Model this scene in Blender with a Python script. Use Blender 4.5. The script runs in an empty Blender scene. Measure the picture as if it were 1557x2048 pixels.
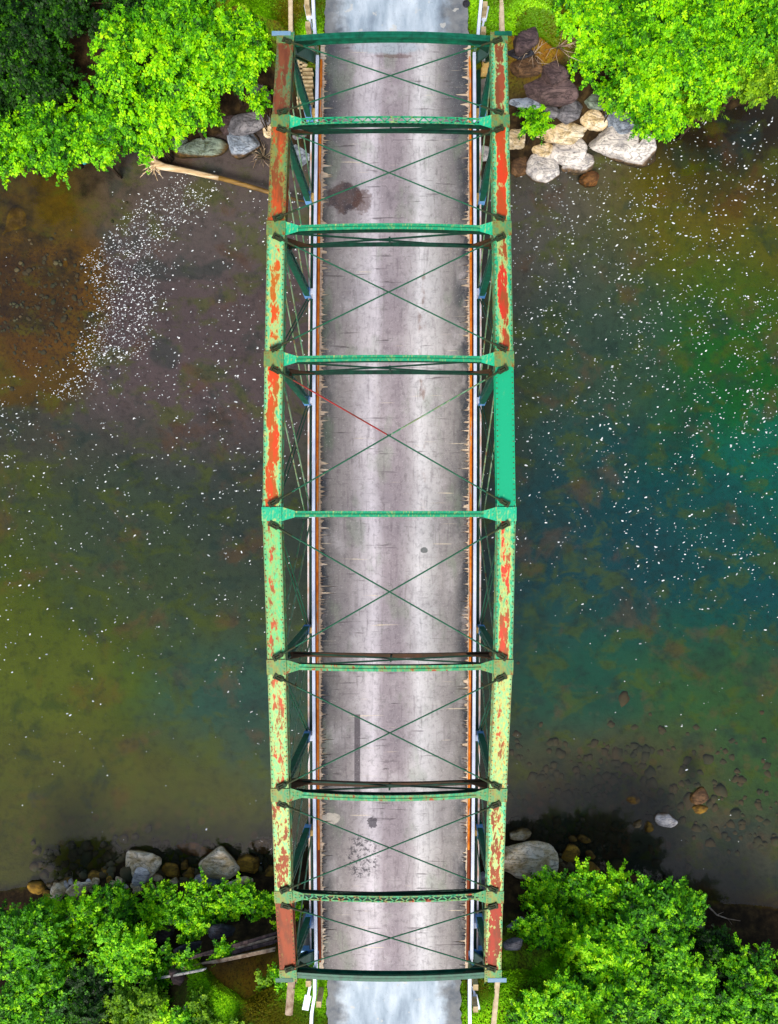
import bpy, math, random
import numpy as np
from mathutils import Vector, Matrix, noise as mnoise

# ------------------------------------------------------------------ camera, light, exposure
H = 22.0; F = 1496.0; NX, NY = 808.0, 1030.0        # flying height above the deck, focal length in px, nadir in px
scn = bpy.context.scene
cam_d = bpy.data.cameras.new('camera'); cam = bpy.data.objects.new('camera', cam_d)
scn.collection.objects.link(cam); scn.camera = cam
cam_d.sensor_width = 36; cam_d.sensor_fit = 'AUTO'; cam_d.lens = 36 * F / 2048
cam_d.shift_x = (778.5 - NX) / 2048; cam_d.shift_y = (NY - 1024) / 2048
cam_d.clip_start = 0.1; cam_d.clip_end = 3000
cam.location = (0, 0, H)

SUN_EL, SUN_AZ = math.radians(53), math.radians(190)   # azimuth clockwise from +Y
world = bpy.data.worlds.new('World'); scn.world = world; world.use_nodes = True
nt = world.node_tree; nt.nodes.clear()
sky = nt.nodes.new('ShaderNodeTexSky'); sky.sky_type = 'NISHITA'; sky.sun_disc = False
sky.sun_elevation = SUN_EL; sky.sun_rotation = SUN_AZ; sky.dust_density = 3.0; sky.air_density = 1.0
bg = nt.nodes.new('ShaderNodeBackground'); bg.inputs[1].default_value = 0.13
wo = nt.nodes.new('ShaderNodeOutputWorld')
nt.links.new(sky.outputs[0], bg.inputs[0]); nt.links.new(bg.outputs[0], wo.inputs[0])
sl = bpy.data.lights.new('sun', 'SUN'); sl.energy = 2.2; sl.angle = math.radians(22); sl.color = (1, .95, .86)
sun = bpy.data.objects.new('sun', sl); scn.collection.objects.link(sun)
sdir = Vector((math.sin(SUN_AZ) * math.cos(SUN_EL), math.cos(SUN_AZ) * math.cos(SUN_EL), math.sin(SUN_EL)))
sun.rotation_euler = sdir.to_track_quat('Z', 'Y').to_euler(); sun.location = sdir * 60
scn.view_settings.view_transform = 'Standard'; scn.view_settings.look = 'None'
scn.view_settings.gamma = 1; scn.view_settings.exposure = 0.62
scn.render.engine = 'CYCLES'
scn.cycles.max_bounces = 6; scn.cycles.transparent_max_bounces = 8

random.seed(7); rng = np.random.default_rng(7)
COL = scn.collection
WZ = -4.5                                            # water level

def at(px, py, z=0.0):
    k = (H - z) / F
    return Vector(((px - NX) * k, (NY - py) * k, z))

# ------------------------------------------------------------------ node helpers
def srgb(c):
    if isinstance(c, str):
        c = [int(c[i:i+2], 16) / 255 for i in (0, 2, 4)]
    return tuple(x / 12.92 if x <= .04045 else ((x + .055) / 1.055) ** 2.4 for x in c) + (1,)

class NT:
    def __init__(s, name, rough=.8, metal=0, spec=.3):
        s.m = bpy.data.materials.new(name); s.m.use_nodes = True
        s.t = s.m.node_tree; s.b = s.t.nodes['Principled BSDF']; s.out = s.t.nodes['Material Output']
        s.b.inputs['Roughness'].default_value = rough; s.b.inputs['Metallic'].default_value = metal
        s.b.inputs['Specular IOR Level'].default_value = spec
    def n(s, typ, **kw):
        nd = s.t.nodes.new('ShaderNode' + typ)
        for k, v in kw.items(): setattr(nd, k, v)
        return nd
    def l(s, a, b): s.t.links.new(a, b)
    def put(s, sock, v):
        if isinstance(v, bpy.types.NodeSocket): s.l(v, sock)
        else: sock.default_value = v
    def math(s, op, a, b=0.0, clamp=False):
        nd = s.n('Math', operation=op, use_clamp=clamp); s.put(nd.inputs[0], a); s.put(nd.inputs[1], b); return nd.outputs[0]
    def pos(s): return s.n('NewGeometry').outputs['Position']
    def obj(s): return s.n('TexCoord').outputs['Object']
    def scale(s, v, sc, off=(0, 0, 0)):
        nd = s.n('Mapping'); s.l(v, nd.inputs[0]); nd.inputs['Scale'].default_value = sc; nd.inputs['Location'].default_value = off; return nd.outputs[0]
    def sep(s, v):
        nd = s.n('SeparateXYZ'); s.l(v, nd.inputs[0]); return nd.outputs
    def noise(s, v, sc=1, det=4, rough=.55, dist=0):
        nd = s.n('TexNoise'); s.l(v, nd.inputs['Vector']); nd.inputs['Scale'].default_value = sc
        nd.inputs['Detail'].default_value = det; nd.inputs['Roughness'].default_value = rough; nd.inputs['Distortion'].default_value = dist
        return nd.outputs['Fac']
    def ss(s, v, a, b, lo=0.0, hi=1.0, smooth=True):
        nd = s.n('MapRange', interpolation_type='SMOOTHSTEP' if smooth else 'LINEAR'); s.put(nd.inputs['Value'], v)
        s.put(nd.inputs['From Min'], a); s.put(nd.inputs['From Max'], b)
        nd.inputs['To Min'].default_value = lo; nd.inputs['To Max'].default_value = hi; return nd.outputs[0]
    def ramp(s, v, stops, interp='LINEAR'):
        nd = s.n('ValToRGB'); s.put(nd.inputs[0], v); r = nd.color_ramp; r.interpolation = interp
        while len(r.elements) < len(stops): r.elements.new(.5)
        for e, (p, c) in zip(r.elements, stops): e.position = p; e.color = srgb(c)
        return nd.outputs[0]
    def mix(s, f, a, b, mode='MIX'):
        nd = s.n('Mix', data_type='RGBA', blend_type=mode); s.put(nd.inputs[0], f)
        s.put(nd.inputs[6], srgb(a) if isinstance(a, str) else a); s.put(nd.inputs[7], srgb(b) if isinstance(b, str) else b)
        return nd.outputs[2]
    def color(s, c): s.put(s.b.inputs['Base Color'], srgb(c) if isinstance(c, str) else c)
    def bump(s, h, strength=.4, dist=.02):
        nd = s.n('Bump'); s.l(h, nd.inputs['Height']); nd.inputs['Strength'].default_value = strength
        nd.inputs['Distance'].default_value = dist; s.l(nd.outputs[0], s.b.inputs['Normal'])

def simple(name, base, var, rough=.75, sc=6, spec=.3, bump=.2, metal=0):
    t = NT(name, rough, metal, spec); v = t.obj(); f = t.noise(v, sc, 5, .6)
    t.color(t.ramp(f, [(.3, base), (.7, var)])); t.bump(t.noise(v, sc * 4, 3), bump, .01); return t.m

def painted(name, teal='00ac78', mint='64d094', yellow='d6cf6a', rust='a34a12', red='d8431a', rust_amt=.5, mint_amt=.5, centre=0.0, seed=0, fine=.0, stretch=.55, half=.13):
    """old green paint worn down to primer and rust, in the member's own coordinates (y runs along it)"""
    t = NT(name, .62, 0, .35); o = t.obj(); x = t.sep(o)[0]
    a = t.scale(o, (4.2, stretch * 2.2, 4.2), (seed * 3.1, seed * 1.7, 0)); n1 = t.noise(a, 1.0, 7, .62, .35)
    b = t.scale(o, (9, 3.2, 9), (seed, 5 + seed * 2.3, 0)); n2 = t.noise(b, 1.0, 6, .65, .3)
    n3 = t.noise(t.scale(o, (22, 10, 22), (seed, 0, 3)), 1.0, 4, .6)
    mintf = t.ss(n2, .66 - .32 * mint_amt, .74 - .32 * mint_amt)
    base = t.mix(mintf, teal, mint)
    base = t.mix(t.math('MULTIPLY', t.ss(n3, .5, .62), mint_amt * .8), base, yellow)
    cen = t.math('MULTIPLY', t.ss(t.math('ABSOLUTE', t.math('ADD', x, t.math('MULTIPLY', t.math('SUBTRACT', t.noise(t.scale(o, (0, 1.3, 0), (seed, 0, 0)), 1, 3), .5), .18))), half * .45, half * 1.25, 1, -.9), centre * .72); n4 = t.noise(t.scale(o, (11, 4.5, 11), (seed, 2, 7)), 1.0, 5, .65, .5)
    r = t.math('ADD', t.math('ADD', t.math('ADD', t.math('MULTIPLY', n1, .62), t.math('MULTIPLY', n4, .46)), t.math('MULTIPLY', n3, .20)), cen)
    th = .90 - .40 * rust_amt
    rf = t.ss(r, th, th + .05)
    halo = t.ss(r, th - .13, th + .02)
    base = t.mix(t.math('MULTIPLY', halo, .65), base, yellow); edg = t.math('MULTIPLY', t.ss(t.math('ABSOLUTE', x), half * .95, half * 1.3), t.ss(n3, .35, .6, .25, .8)) if centre else 0.0; base = t.mix(edg, base, '6c5c2c')
    rc = t.mix(t.ss(t.noise(t.scale(o, (5, 1.1, 5), (0, seed, 9)), 1, 4), .42, .58), rust, red)
    base = t.mix(rf, base, rc)
    if fine: base = t.mix(t.math('MULTIPLY', t.ss(t.noise(t.scale(o, (26, 12, 26), (2, seed, 1)), 1, 3, .7), .52, .60), t.math('MULTIPLY', t.ss(t.noise(t.scale(o, (7, 1.6, 7), (seed, 4, 4)), 1, 5, .65), .46, .6), fine)), base, rust)
    base = t.mix(t.math('MULTIPLY', t.noise(o, 30, 3, .7), .22), base, '2a2418')
    t.color(base); t.bump(t.math('ADD', r, n3), .25, .01)
    return t.m

M = {}
M['dark_green'] = simple('dark_green_paint', '00684c', '01422f', .5, 7, .4)
M['deep_green'] = simple('deep_green_paint', '03402c', '022318', .6, 7, .3)
M['strut_green'] = painted('strut_green_paint', teal='009868', mint='10a878', rust_amt=.22, mint_amt=.22, seed=3, stretch=2)
M['strut_worn'] = painted('strut_worn_paint', teal='089c68', mint='4cb880', yellow='8c9c50', rust='8a4418', red='b04a20', rust_amt=.55, mint_amt=.5, seed=5, stretch=2.4)
M['brown_strut'] = simple('brown_stained_steel', '2a2410', '4d2d14', .7, 5)
M['rod'] = painted('rod_paint', teal='005a3c', mint='14563c', yellow='1e5038', rust='3c2b1c', red='502c20', rust_amt=.35, mint_amt=.3, seed=8, stretch=.8)
M['rod_red'] = painted('rod_red_paint', teal='1c5038', mint='3c5c38', rust='7c2c1c', red='a02420', rust_amt=1.0, mint_amt=.2, seed=12, stretch=.5)
M['bar'] = painted('eye_bar_paint', teal='2a7c54', mint='7ca080', yellow='8a9060', rust='6a4a2a', red='7a5a32', rust_amt=.5, mint_amt=.6, seed=9, stretch=.6)
M['clevis'] = simple('clevis_steel', '103a20', '3a3016', .7, 14)
M['galv'] = simple('galvanised_white', 'e6ebf4', 'c3cde0', .45, 3, .5, .1)
M['blue'] = simple('pale_blue_sleeve', '4f93d6', '7fb4e6', .45, 5, .5, .1)
M['steel'] = simple('blue_grey_steel', '5c86a4', '7c96a8', .5, 8)
M['rail_rust'] = simple('rail_rust_spots', 'eef0f6', 'd8a070', .5, 2.2)
M['orange'] = NT('rusty_orange_curb', .85).m
t = NT('rusty_curb', .85); p = t.pos()
t.color(t.mix(t.ss(t.noise(t.scale(p, (9, 1.4, 4)), 1, 5, .6), .56, .66), t.ramp(t.noise(p, 5, 5, .6), [(.3, 'c25a08'), (.5, 'e87c18'), (.7, 'f29a3c')]), 'b9a58c')); M['orange'] = t.m
M['dark_curb'] = simple('dark_rusty_curb', '8c3c10', '6c2a0c', .8, 4)
M['timber'] = NT('t', .9).m
t = NT('splintered_timber', .9); p = t.pos()
t.color(t.ramp(t.noise(t.scale(p, (2, 18, 2)), 1, 5, .7), [(.25, '9c8468'), (.5, 'd8c4a8'), (.75, 'f0e6d8')])); t.bump(t.noise(t.scale(p, (3, 60, 3)), 1, 3), .5, .01); M['timber'] = t.m
M['old_wood'] = simple('weathered_plank', 'b9a68e', '6e5440', .9, 5, .2, .4)
M['pale_timber'] = simple('pale_timber', 'd9c49a', '8d7850', .9, 6, .2, .4)
M['concrete'] = simple('pale_concrete', 'd8c8a8', 'a58d6c', .9, 4, .2, .4)
M['concrete_grey'] = simple('grey_concrete', '9a948a', '6c665c', .9, 2, .2, .4)
M['box_tan'] = simple('tan_wood_block', 'd8b870', 'b08a48', .85, 8)

# asphalt on the bridge -------------------------------------------------
t = NT('bridge_asphalt', .85, 0, .25); p = t.pos(); X, Y, Z = t.sep(p)
wob = t.math('MULTIPLY', t.math('SUBTRACT', t.noise(t.scale(p, (1.2, .25, 1)), 1, 3), .5), .55)
u = t.ss(t.math('ADD', X, wob), -2.59, 2.01, 0, 1, False)
c = t.ramp(u, [(0, '504e4a'), (.06, '66645f'), (.13, '827c78'), (.22, '948c8a'), (.30, 'bcb4b5'), (.37, 'd0c8cb'), (.43, '9a8f92'),
               (.53, '92878a'), (.60, 'aca4a4'), (.66, 'd0cccb'), (.73, 'bcb8b5'), (.82, '98928e'), (.92, '7a7671'), (1, '5c5a56')])
mott = t.noise(t.scale(p, (1.5, 1.0, 1)), 1, 8, .65)
c = t.mix(t.ss(mott, .45, .7, 0, .3), c, '6c666a'); c = t.mix(t.ss(t.noise(t.scale(p, (5, 3, 1), (3, 3, 0)), 1, 6, .7), .5, .72, 0, .35), c, '7c7074')
c = t.mix(t.ss(t.noise(t.scale(p, (.9, .7, 1), (4, 2, 0)), 1, 7, .6), .5, .72, 0, .45), c, 'c9c2c0')
edge = t.ss(t.math('ABSOLUTE', t.math('ADD', t.math('ADD', X, .29), t.math('MULTIPLY', wob, .8))), 1.65, 2.15)
blot = t.ss(t.noise(t.scale(p, (1.6, .8, 1), (8, 1, 0)), 1, 6, .6), .42, .56)
c = t.mix(t.math('MULTIPLY', edge, t.math('MULTIPLY', blot, .95)), c, '343a40')
north = t.math('MULTIPLY', t.ss(Y, 8.5, 12.5), t.ss(t.math('ABSOLUTE', t.math('ADD', X, .29)), 1.0, 1.9))
c = t.mix(t.math('MULTIPLY', north, .7), c, '3f454c')
gb = t.math('MULTIPLY', t.ss(t.noise(t.scale(p, (1.1, .5, 1), (1, 7, 0)), 1, 5), .54, .66), .35)
c = t.mix(gb, c, '7c8a70')
# transverse cracks over the plank joints
ck = t.noise(t.scale(p, (.7, 10, 1), (0, 3, 0)), 1, 3, .55)
ckg = t.ss(t.noise(t.scale(p, (.8, 1.3, 1), (9, 0, 2)), 1, 3), .42, .6)
c = t.mix(t.math('MULTIPLY', t.math('MULTIPLY', t.ss(ck, .62, .665), ckg), .65), c, '3a3034'); ck3 = t.noise(t.scale(p, (2.2, 22, 1), (2, 3, 0)), 1, 4, .6); c = t.mix(t.ss(ck3, .62, .74, 0, .35), c, '4c4448')
ck2 = t.noise(t.scale(p, (.5, 15, 1), (5, 9, 0)), 1, 3, .5)
c = t.mix(t.math('MULTIPLY', t.ss(ck2, .67, .72), .7), c, 'e0cfae')
# rust-brown drip spots in the east wheel track
dr = t.math('MULTIPLY', t.ss(t.math('ABSOLUTE', t.math('SUBTRACT', X, .53)), .16, .05), t.ss(t.noise(t.scale(p, (3, 1.3, 1), (0, 4, 0)), 1, 5), .5, .62))
dr = t.math('MULTIPLY', dr, t.math('MULTIPLY', t.ss(Y, -.5, 1), t.ss(Y, 8.2, 7)))
c = t.mix(t.math('MULTIPLY', dr, .6), c, '77503a')
def blob(t, p, cx, cy, rx, ry, edge=.18, ns=2.0, amt=.6, soft=.08):
    v = t.n('VectorMath', operation='SUBTRACT'); t.l(p, v.inputs[0]); v.inputs[1].default_value = (cx, cy, 0)
    w = t.n('VectorMath', operation='MULTIPLY'); t.l(v.outputs[0], w.inputs[0]); w.inputs[1].default_value = (1 / rx, 1 / ry, 0)
    ln = t.n('VectorMath', operation='LENGTH'); t.l(w.outputs[0], ln.inputs[0])
    d = t.math('ADD', ln.outputs['Value'], t.math('MULTIPLY', t.math('SUBTRACT', t.noise(p, ns, 4), .5), amt))
    return t.ss(d, 1 - soft, 1 + edge, 1, 0)
q = at(690, 396); s_ = blob(t, p, q.x, q.y, .52, .42, .12, 3.2, 1.1)
c = t.mix(t.math('MULTIPLY', s_, .92), c, t.ramp(t.noise(p, 4, 4), [(.35, '3a3236'), (.65, '5c4a44')]))
q = at(725, 402); c = t.mix(t.math('MULTIPLY', blob(t, p, q.x, q.y, .22, .3, .5, 9, 1.8), .6), c, '5a3a2a')
q = at(662, 1637); c = t.mix(t.math('MULTIPLY', blob(t, p, q.x, q.y, .28, .17, .06, 6, .6), .9), c, 'c9bfae')
q = at(745, 1645); c = t.mix(t.math('MULTIPLY', blob(t, p, q.x, q.y, .13, .14, .1, 9, 2.2), .85), c, '4a464c')
q = at(725, 1715); c = t.mix(t.math('MULTIPLY', t.math('MULTIPLY', blob(t, p, q.x, q.y, .4, .55, .5, 3, .8), t.ss(t.noise(p, 8, 6, .75), .5, .56)), .8), c, '35343a')
q = at(842, 1090); c = t.mix(t.math('MULTIPLY', blob(t, p, q.x + .1, q.y - .15, .1, .09, .1, 9, .8), .8), c, '4b5350')
q = at(790, 112); c = t.mix(t.math('MULTIPLY', blob(t, p, q.x, q.y, .5, .05, .3, 6, 2.4), .5), c, '5c4034')
q = at(775, 95); c = t.mix(t.math('MULTIPLY', blob(t, p, q.x, q.y, .9, .16, .4, 4, 1.0), .7), c, 'a9b4ba')
# dark tar strip
q = at(715, 1490); tx = t.ss(t.math('ABSOLUTE', t.math('SUBTRACT', X, q.x)), .075, .095, 1, 0)
ty = t.math('MULTIPLY', t.ss(Y, q.y - 1.6, q.y - .9), t.ss(Y, q.y + .92, q.y + .88, 0, 1))
ty = t.math('MULTIPLY', t.ss(Y, q.y - 2.4, q.y - .8), t.ss(Y, q.y + .88, q.y + .92, 1, 0))
c = t.mix(t.math('MULTIPLY', t.math('MULTIPLY', tx, ty), .8), c, '4a4348')
q = at(842, 590)
spk = t.noise(p, 22, 4, .75); c = t.mix(t.ss(spk, .58, .7, 0, .5), c, '54484c'); c = t.mix(t.ss(t.noise(t.scale(p, (9, 1.0, 1), (1, 2, 0)), 1, 4, .7), .52, .68, 0, .35), c, '5c5254')
c = t.mix(t.ss(t.noise(p, 20, 5, .8), .56, .7, 0, .5), c, 'e0d8d2'); c = t.mix(t.ss(t.noise(p, 7, 8, .75, .5), .5, .62, 0, .28), c, '3c3638')
t.color(c); t.bump(t.math('ADD', t.noise(p, 40, 4, .7), t.math('MULTIPLY', ck, -1.5)), .35, .01); M['asphalt'] = t.m

# approach road ---------------------------------------------------------
t = NT('approach_road', .8, 0, .3); p = t.pos(); X, Y, Z = t.sep(p)
n = t.noise(t.scale(p, (1.5, .5, 1)), 1, 6, .6)
c = t.ramp(n, [(.3, '7c8a96'), (.45, 'a2b0ba'), (.62, 'c6d0d6')])
e = t.ss(t.math('ADD', t.math('ABSOLUTE', t.math('ADD', X, .31)), t.math('MULTIPLY', t.math('SUBTRACT', t.noise(p, 1.6, 5, .6), .5), 1.2)), 1.25, 1.75)
c = t.mix(t.math('MULTIPLY', e, .9), c, t.ramp(t.noise(p, 2.5, 5, .65), [(.35, '4a4e54'), (.6, '747472')]))
c = t.mix(t.ss(t.noise(p, 2.2, 5, .55), .63, .67, 0, .6), c, 'c8c4b8')
c = t.mix(t.ss(t.noise(p, 20, 3, .7), .6, .7, 0, .5), c, '7c8488')
t.color(c); t.bump(t.noise(p, 40, 3, .7), .3, .01); M['road'] = t.m

# ground: river bed, mud, soil and mossy turf ----------------------------
t = NT('ground', .92, 0, .15); p = t.pos(); X, Y, Z = t.sep(p)
base = t.ramp(t.noise(p, .35, 5, .6), [(.3, '2e3128'), (.7, '44463a')])
BL = [  # px, py, rx, ry (px), colour, strength
 (420, 560, 330, 330, '6a5a62', .8), (40, 560, 185, 250, '684c10', .95, .10), (30, 620, 150, 100, '4a3008', .8, .2), (130, 400, 170, 90, '5a4a1c', .8, .2), (60, 760, 120, 60, '4c3a14', .8, .2), (150, 1000, 330, 180, '3a3436', .5), (80, 1350, 420, 330, '525c0c', .97), (430, 620, 200, 260, '544a4c', .9),  # first blob: pinkish-grey surface sheen painted into the bed colour
 (420, 420, 240, 120, '5c5454', .8), (450, 1480, 200, 220, '2a4a44', .9), (330, 1100, 330, 200, '2e3a38', .7), (180, 1620, 400, 160, '4c4c1c', .9),
 (1180, 450, 220, 200, '5a5452', .9), (1450, 470, 260, 210, '5c5418', .9), (1440, 780, 300, 230, '2a582c', .9), (1200, 760, 170, 300, '36443e', .8), (1530, 960, 120, 120, '1c7466', .6),
 (1380, 1130, 330, 260, '0f4648', .9), (1500, 1230, 110, 100, '10404c', .4), (1180, 1150, 200, 260, '223c44', .8), (1250, 1400, 260, 160, '274c3e', .85), (1480, 1500, 200, 220, '3a5432', .8),
 (1230, 1570, 220, 110, '4c4630', .75), (1440, 1700, 200, 70, '46443a', .85), (1470, 1830, 240, 60, '54421c', .9), (1430, 260, 220, 70, '1c130a', .95), (1480, 350, 140, 60, '1e1a10', .6)]  # last two blobs: dark reflection of the trees painted into the bed colour
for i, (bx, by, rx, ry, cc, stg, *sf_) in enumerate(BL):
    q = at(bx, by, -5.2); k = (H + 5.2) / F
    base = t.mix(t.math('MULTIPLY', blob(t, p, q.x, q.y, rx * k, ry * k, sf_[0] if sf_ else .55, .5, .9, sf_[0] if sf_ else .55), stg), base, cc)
mo = t.noise(t.scale(p, (1, 1.3, 1), (3, 3, 0)), .8, 7, .62, .4); base = t.mix(t.ss(mo, .5, .64, 0, .5), base, '4c5420'); base = t.mix(t.ss(t.noise(p, .55, 6, .6, .3), .54, .68, 0, .45), base, '5c4434'); base = t.mix(t.ss(t.noise(t.scale(p, (1, 1, 1), (9, 9, 0)), .7, 6, .6, .3), .52, .66, 0, .5), base, '20302e')
hs = t.n('HueSaturation'); hs.inputs['Saturation'].default_value = 1.32; hs.inputs['Value'].default_value = 1.42; t.l(base, hs.inputs['Color']); base = hs.outputs[0]
vo = t.n('TexVoronoi'); t.l(t.scale(p, (1, 1, .2)), vo.inputs['Vector']); vo.inputs['Scale'].default_value = 2.6; vo.inputs['Randomness'].default_value = 1
cellr = t.sep(vo.outputs['Color'])[0]
stf = t.math('MULTIPLY', t.ss(vo.outputs['Distance'], .30, .42, 1, 0), t.ss(cellr, .35, .75)); stf = t.math('MULTIPLY', stf, .7)
q = at(1240, 1600, -5.2); cob = blob(t, p, q.x, q.y, 6.5, 2.7, .6, .6, 1.0, .4); q = at(330, 1690, -5); cob2 = blob(t, p, q.x, q.y, 6, 1.1, .6, .6, 1.0, .4)
cob = t.math('MAXIMUM', cob, cob2)
base = t.mix(t.math('MULTIPLY', t.math('MULTIPLY', stf, cob), .3), base, t.ramp(cellr, [(.3, '4c5030'), (.6, '7c5c3c'), (.9, '8a4c30')]))
base = t.mix(t.ss(t.noise(p, 3.5, 5, .65), .45, .72, 0, .35), base, '14160e')
q = at(90, 610, -4.7); gr = blob(t, p, q.x, q.y, 2.6, 2.1, .5, 1, 1.2, .4)
base = t.mix(t.math('MULTIPLY', gr, t.ss(t.noise(p, 9, 4, .7), .48, .62, 0, .8)), base, '3c2410')
soil = t.ramp(t.noise(p, 3, 6, .65), [(.3, '130e07'), (.5, '2a1f10'), (.7, '4a3a20')])
moss = t.ramp(t.noise(p, 1.3, 8, .72), [(.32, '5c3c0c'), (.42, '5c5c08'), (.54, '5c8406'), (.68, '8cba10')]); moss = t.mix(t.ss(t.noise(p, 11, 5, .7), .46, .6, 0, .75), moss, '2a2c06')
for (bx, by, rx, ry, cc, stg) in ((470, 1940, 110, 45, '8c5c10', .85), (600, 1985, 45, 30, '9a6410', .7), (1080, 90, 60, 40, '94561c', .7), (1040, 130, 40, 40, '7c5a20', .6), (540, 10, 40, 20, 'b08428', .5)):
    q = at(bx, by, -1.2); k = (H + 1.2) / F; moss = t.mix(t.math('MULTIPLY', blob(t, p, q.x, q.y, rx * k, ry * k, .5, 1.5, 1.1, .5), stg), moss, cc)
moss = t.mix(t.ss(t.noise(p, 14, 6, .75), .5, .62, 0, .8), moss, '241c0a')
mf = t.ss(t.math('ADD', Z, t.math('MULTIPLY', t.noise(p, 1.1, 5), 1.6)), -1.6, -.2)
land = t.mix(mf, soil, moss)
lf = t.ss(t.math('ADD', Z, t.math('MULTIPLY', t.noise(p, 2.5, 4), .25)), WZ - .02, WZ + .2)
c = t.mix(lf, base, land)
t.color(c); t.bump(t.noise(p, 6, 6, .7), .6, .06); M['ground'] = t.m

# water -------------------------------------------------------------------
t = NT('river_water', .12, 0, .5); p = t.pos()
tr = t.n('BsdfTransparent'); tr.inputs[0].default_value = (.86, .88, .84, 1)
df = t.n('BsdfDiffuse'); t.l(t.ramp(t.noise(p, .25, 4), [(.35, '30343a'), (.65, '26322e')]), df.inputs[0])
gl = t.n('BsdfGlossy'); gl.inputs['Roughness'].default_value = .06
bp = t.n('Bump'); t.l(t.noise(t.scale(p, (1, 1.6, 1)), 3.5, 4, .55), bp.inputs['Height']); bp.inputs['Strength'].default_value = .12; bp.inputs['Distance'].default_value = .03
t.l(bp.outputs[0], gl.inputs['Normal'])
m1 = t.n('MixShader'); m1.inputs[0].default_value = .12; t.l(tr.outputs[0], m1.inputs[1]); t.l(df.outputs[0], m1.inputs[2])
fr = t.n('Fresnel'); fr.inputs[0].default_value = 1.33; t.l(bp.outputs[0], fr.inputs['Normal'])
m2 = t.n('MixShader'); t.l(t.math('MULTIPLY', fr.outputs[0], 1.0, True), m2.inputs[0]); t.l(m1.outputs[0], m2.inputs[1]); t.l(gl.outputs[0], m2.inputs[2])
t.l(m2.outputs[0], t.out.inputs[0]); M['water'] = t.m
t = NT('foam_glint', .6); t.color(t.ramp(t.n('NewGeometry').outputs['Random Per Island'], [(0, '8c9496'), (.5, 'd4dadc'), (1, 'f2f4f2')])); M['foam_glint'] = t.m

# rocks -------------------------------------------------------------------
def rock_mat(name, a, b, c3, wet='6a4a12'):
    t = NT(name, .8, 0, .3); p = t.pos(); o = t.obj()
    c = t.ramp(t.noise(o, 2.3, 6, .65, .4), [(.3, c3), (.45, a), (.65, b)])
    c = t.mix(t.ss(t.noise(t.scale(o, (1, 5, 3)), 1.6, 5, .6, .6), .56, .62, 0, .55), c, c3)
    z = t.math('ADD', t.sep(p)[2], t.math('MULTIPLY', t.noise(o, 3, 4), .16))
    c = t.mix(t.ss(z, WZ + .13, WZ + .22, .92, 0), c, t.ramp(t.noise(o, 5, 4), [(.35, '3c2808'), (.65, wet)]))
    cr = t.noise(t.scale(o, (1.3, 3.5, 2), (2, 5, 1)), 1.3, 6, .6, 1.2); c = t.mix(t.ss(t.math('ABSOLUTE', t.math('SUBTRACT', cr, .5)), .0, .018, .7, 0), c, '2c2620')
    c = t.mix(t.ss(t.noise(o, 16, 4, .7), .55, .7, 0, .5), c, c3)
    t.color(c); t.bump(t.math('ADD', t.noise(o, 9, 6, .7), t.ss(t.math('ABSOLUTE', t.math('SUBTRACT', cr, .5)), .0, .03)), .6, .04); return t.m
R = dict(pale=rock_mat('pale_stone', 'ccc4bc', 'eee6dc', '8c8a90'), blue=rock_mat('blue_grey_stone', '7f8a98', 'a9b0ba', '4a515c'),
         grey=rock_mat('grey_stone', '6d6b70', '908c8e', '34343a'), tan=rock_mat('tan_stone', 'd8bf94', 'f4e6cc', '94783c', '7a5a10'),
         brown=rock_mat('brown_stone', '5c432c', '7c5c3c', '2a1c12'), purple=rock_mat('purple_brown_stone', '4c3c3c', '6c5854', '241c1e'),
         dark=rock_mat('dark_stone', '2c2a30', '42454e', '121216'), green=rock_mat('mossy_grey_stone', '6d7c70', '93a08e', '40461c'),
         gold=rock_mat('wet_gold_stone', '94701f', 'b88a2a', '50390e', '80601a'), rust=rock_mat('rusty_brown_stone', '6c4824', '80582c', '3a2010', '7c4c18'))

# foliage -----------------------------------------------------------------
def leaf_mat(name, stops, trans=.25):
    t = NT(name, .55, 0, .25); a = t.n('Attribute', attribute_name='tint').outputs['Fac']
    c = t.ramp(a, stops); t.color(c)
    tl = t.n('BsdfTranslucent'); t.l(c, tl.inputs[0]); ms = t.n('MixShader'); ms.inputs[0].default_value = trans
    t.l(t.b.outputs[0], ms.inputs[1]); t.l(tl.outputs[0], ms.inputs[2]); t.l(ms.outputs[0], t.out.inputs[0]); return t.m
LF = dict(bright=leaf_mat('bright_leaf', [(0, '0e3400'), (.28, '3c8c00'), (.56, '80d400'), (1, 'c4f800')]),
          mid=leaf_mat('mid_leaf', [(0, '082a00'), (.33, '2c7400'), (.66, '68bc00'), (1, 'acec00')]),
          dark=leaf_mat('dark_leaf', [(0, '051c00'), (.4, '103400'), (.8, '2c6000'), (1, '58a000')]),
          olive=leaf_mat('olive_leaf', [(0, '3a6a00'), (.4, '5c8c04'), (.8, '88b808'), (1, 'b0d418')]))
M['bark'] = simple('bark', '3a2c1c', '5c4a34', .9, 8)
M['grass'] = leaf_mat('grass_blade', [(0, '6a6404'), (.3, '5c8c02'), (.7, '84c804'), (1, 'b4ec18')], .2)

# ------------------------------------------------------------------ mesh helpers
WM = {}
def tag(o, label=None, cat=None, group=None, kind=None):
    if label: o['label'] = label
    if cat: o['category'] = cat
    if group: o['group'] = group
    if kind: o['kind'] = kind
    return o
def link(o, parent=None, mw=None):
    mw = mw or Matrix(); COL.objects.link(o)
    if parent is not None: o.parent = parent; o.matrix_basis = WM[parent.name].inverted() @ mw
    else: o.matrix_basis = mw
    WM[o.name] = mw.copy(); return o
def empty(name, loc):
    o = bpy.data.objects.new(name, None); o.empty_display_size = .2
    return link(o, None, Matrix.Translation(loc))

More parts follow.
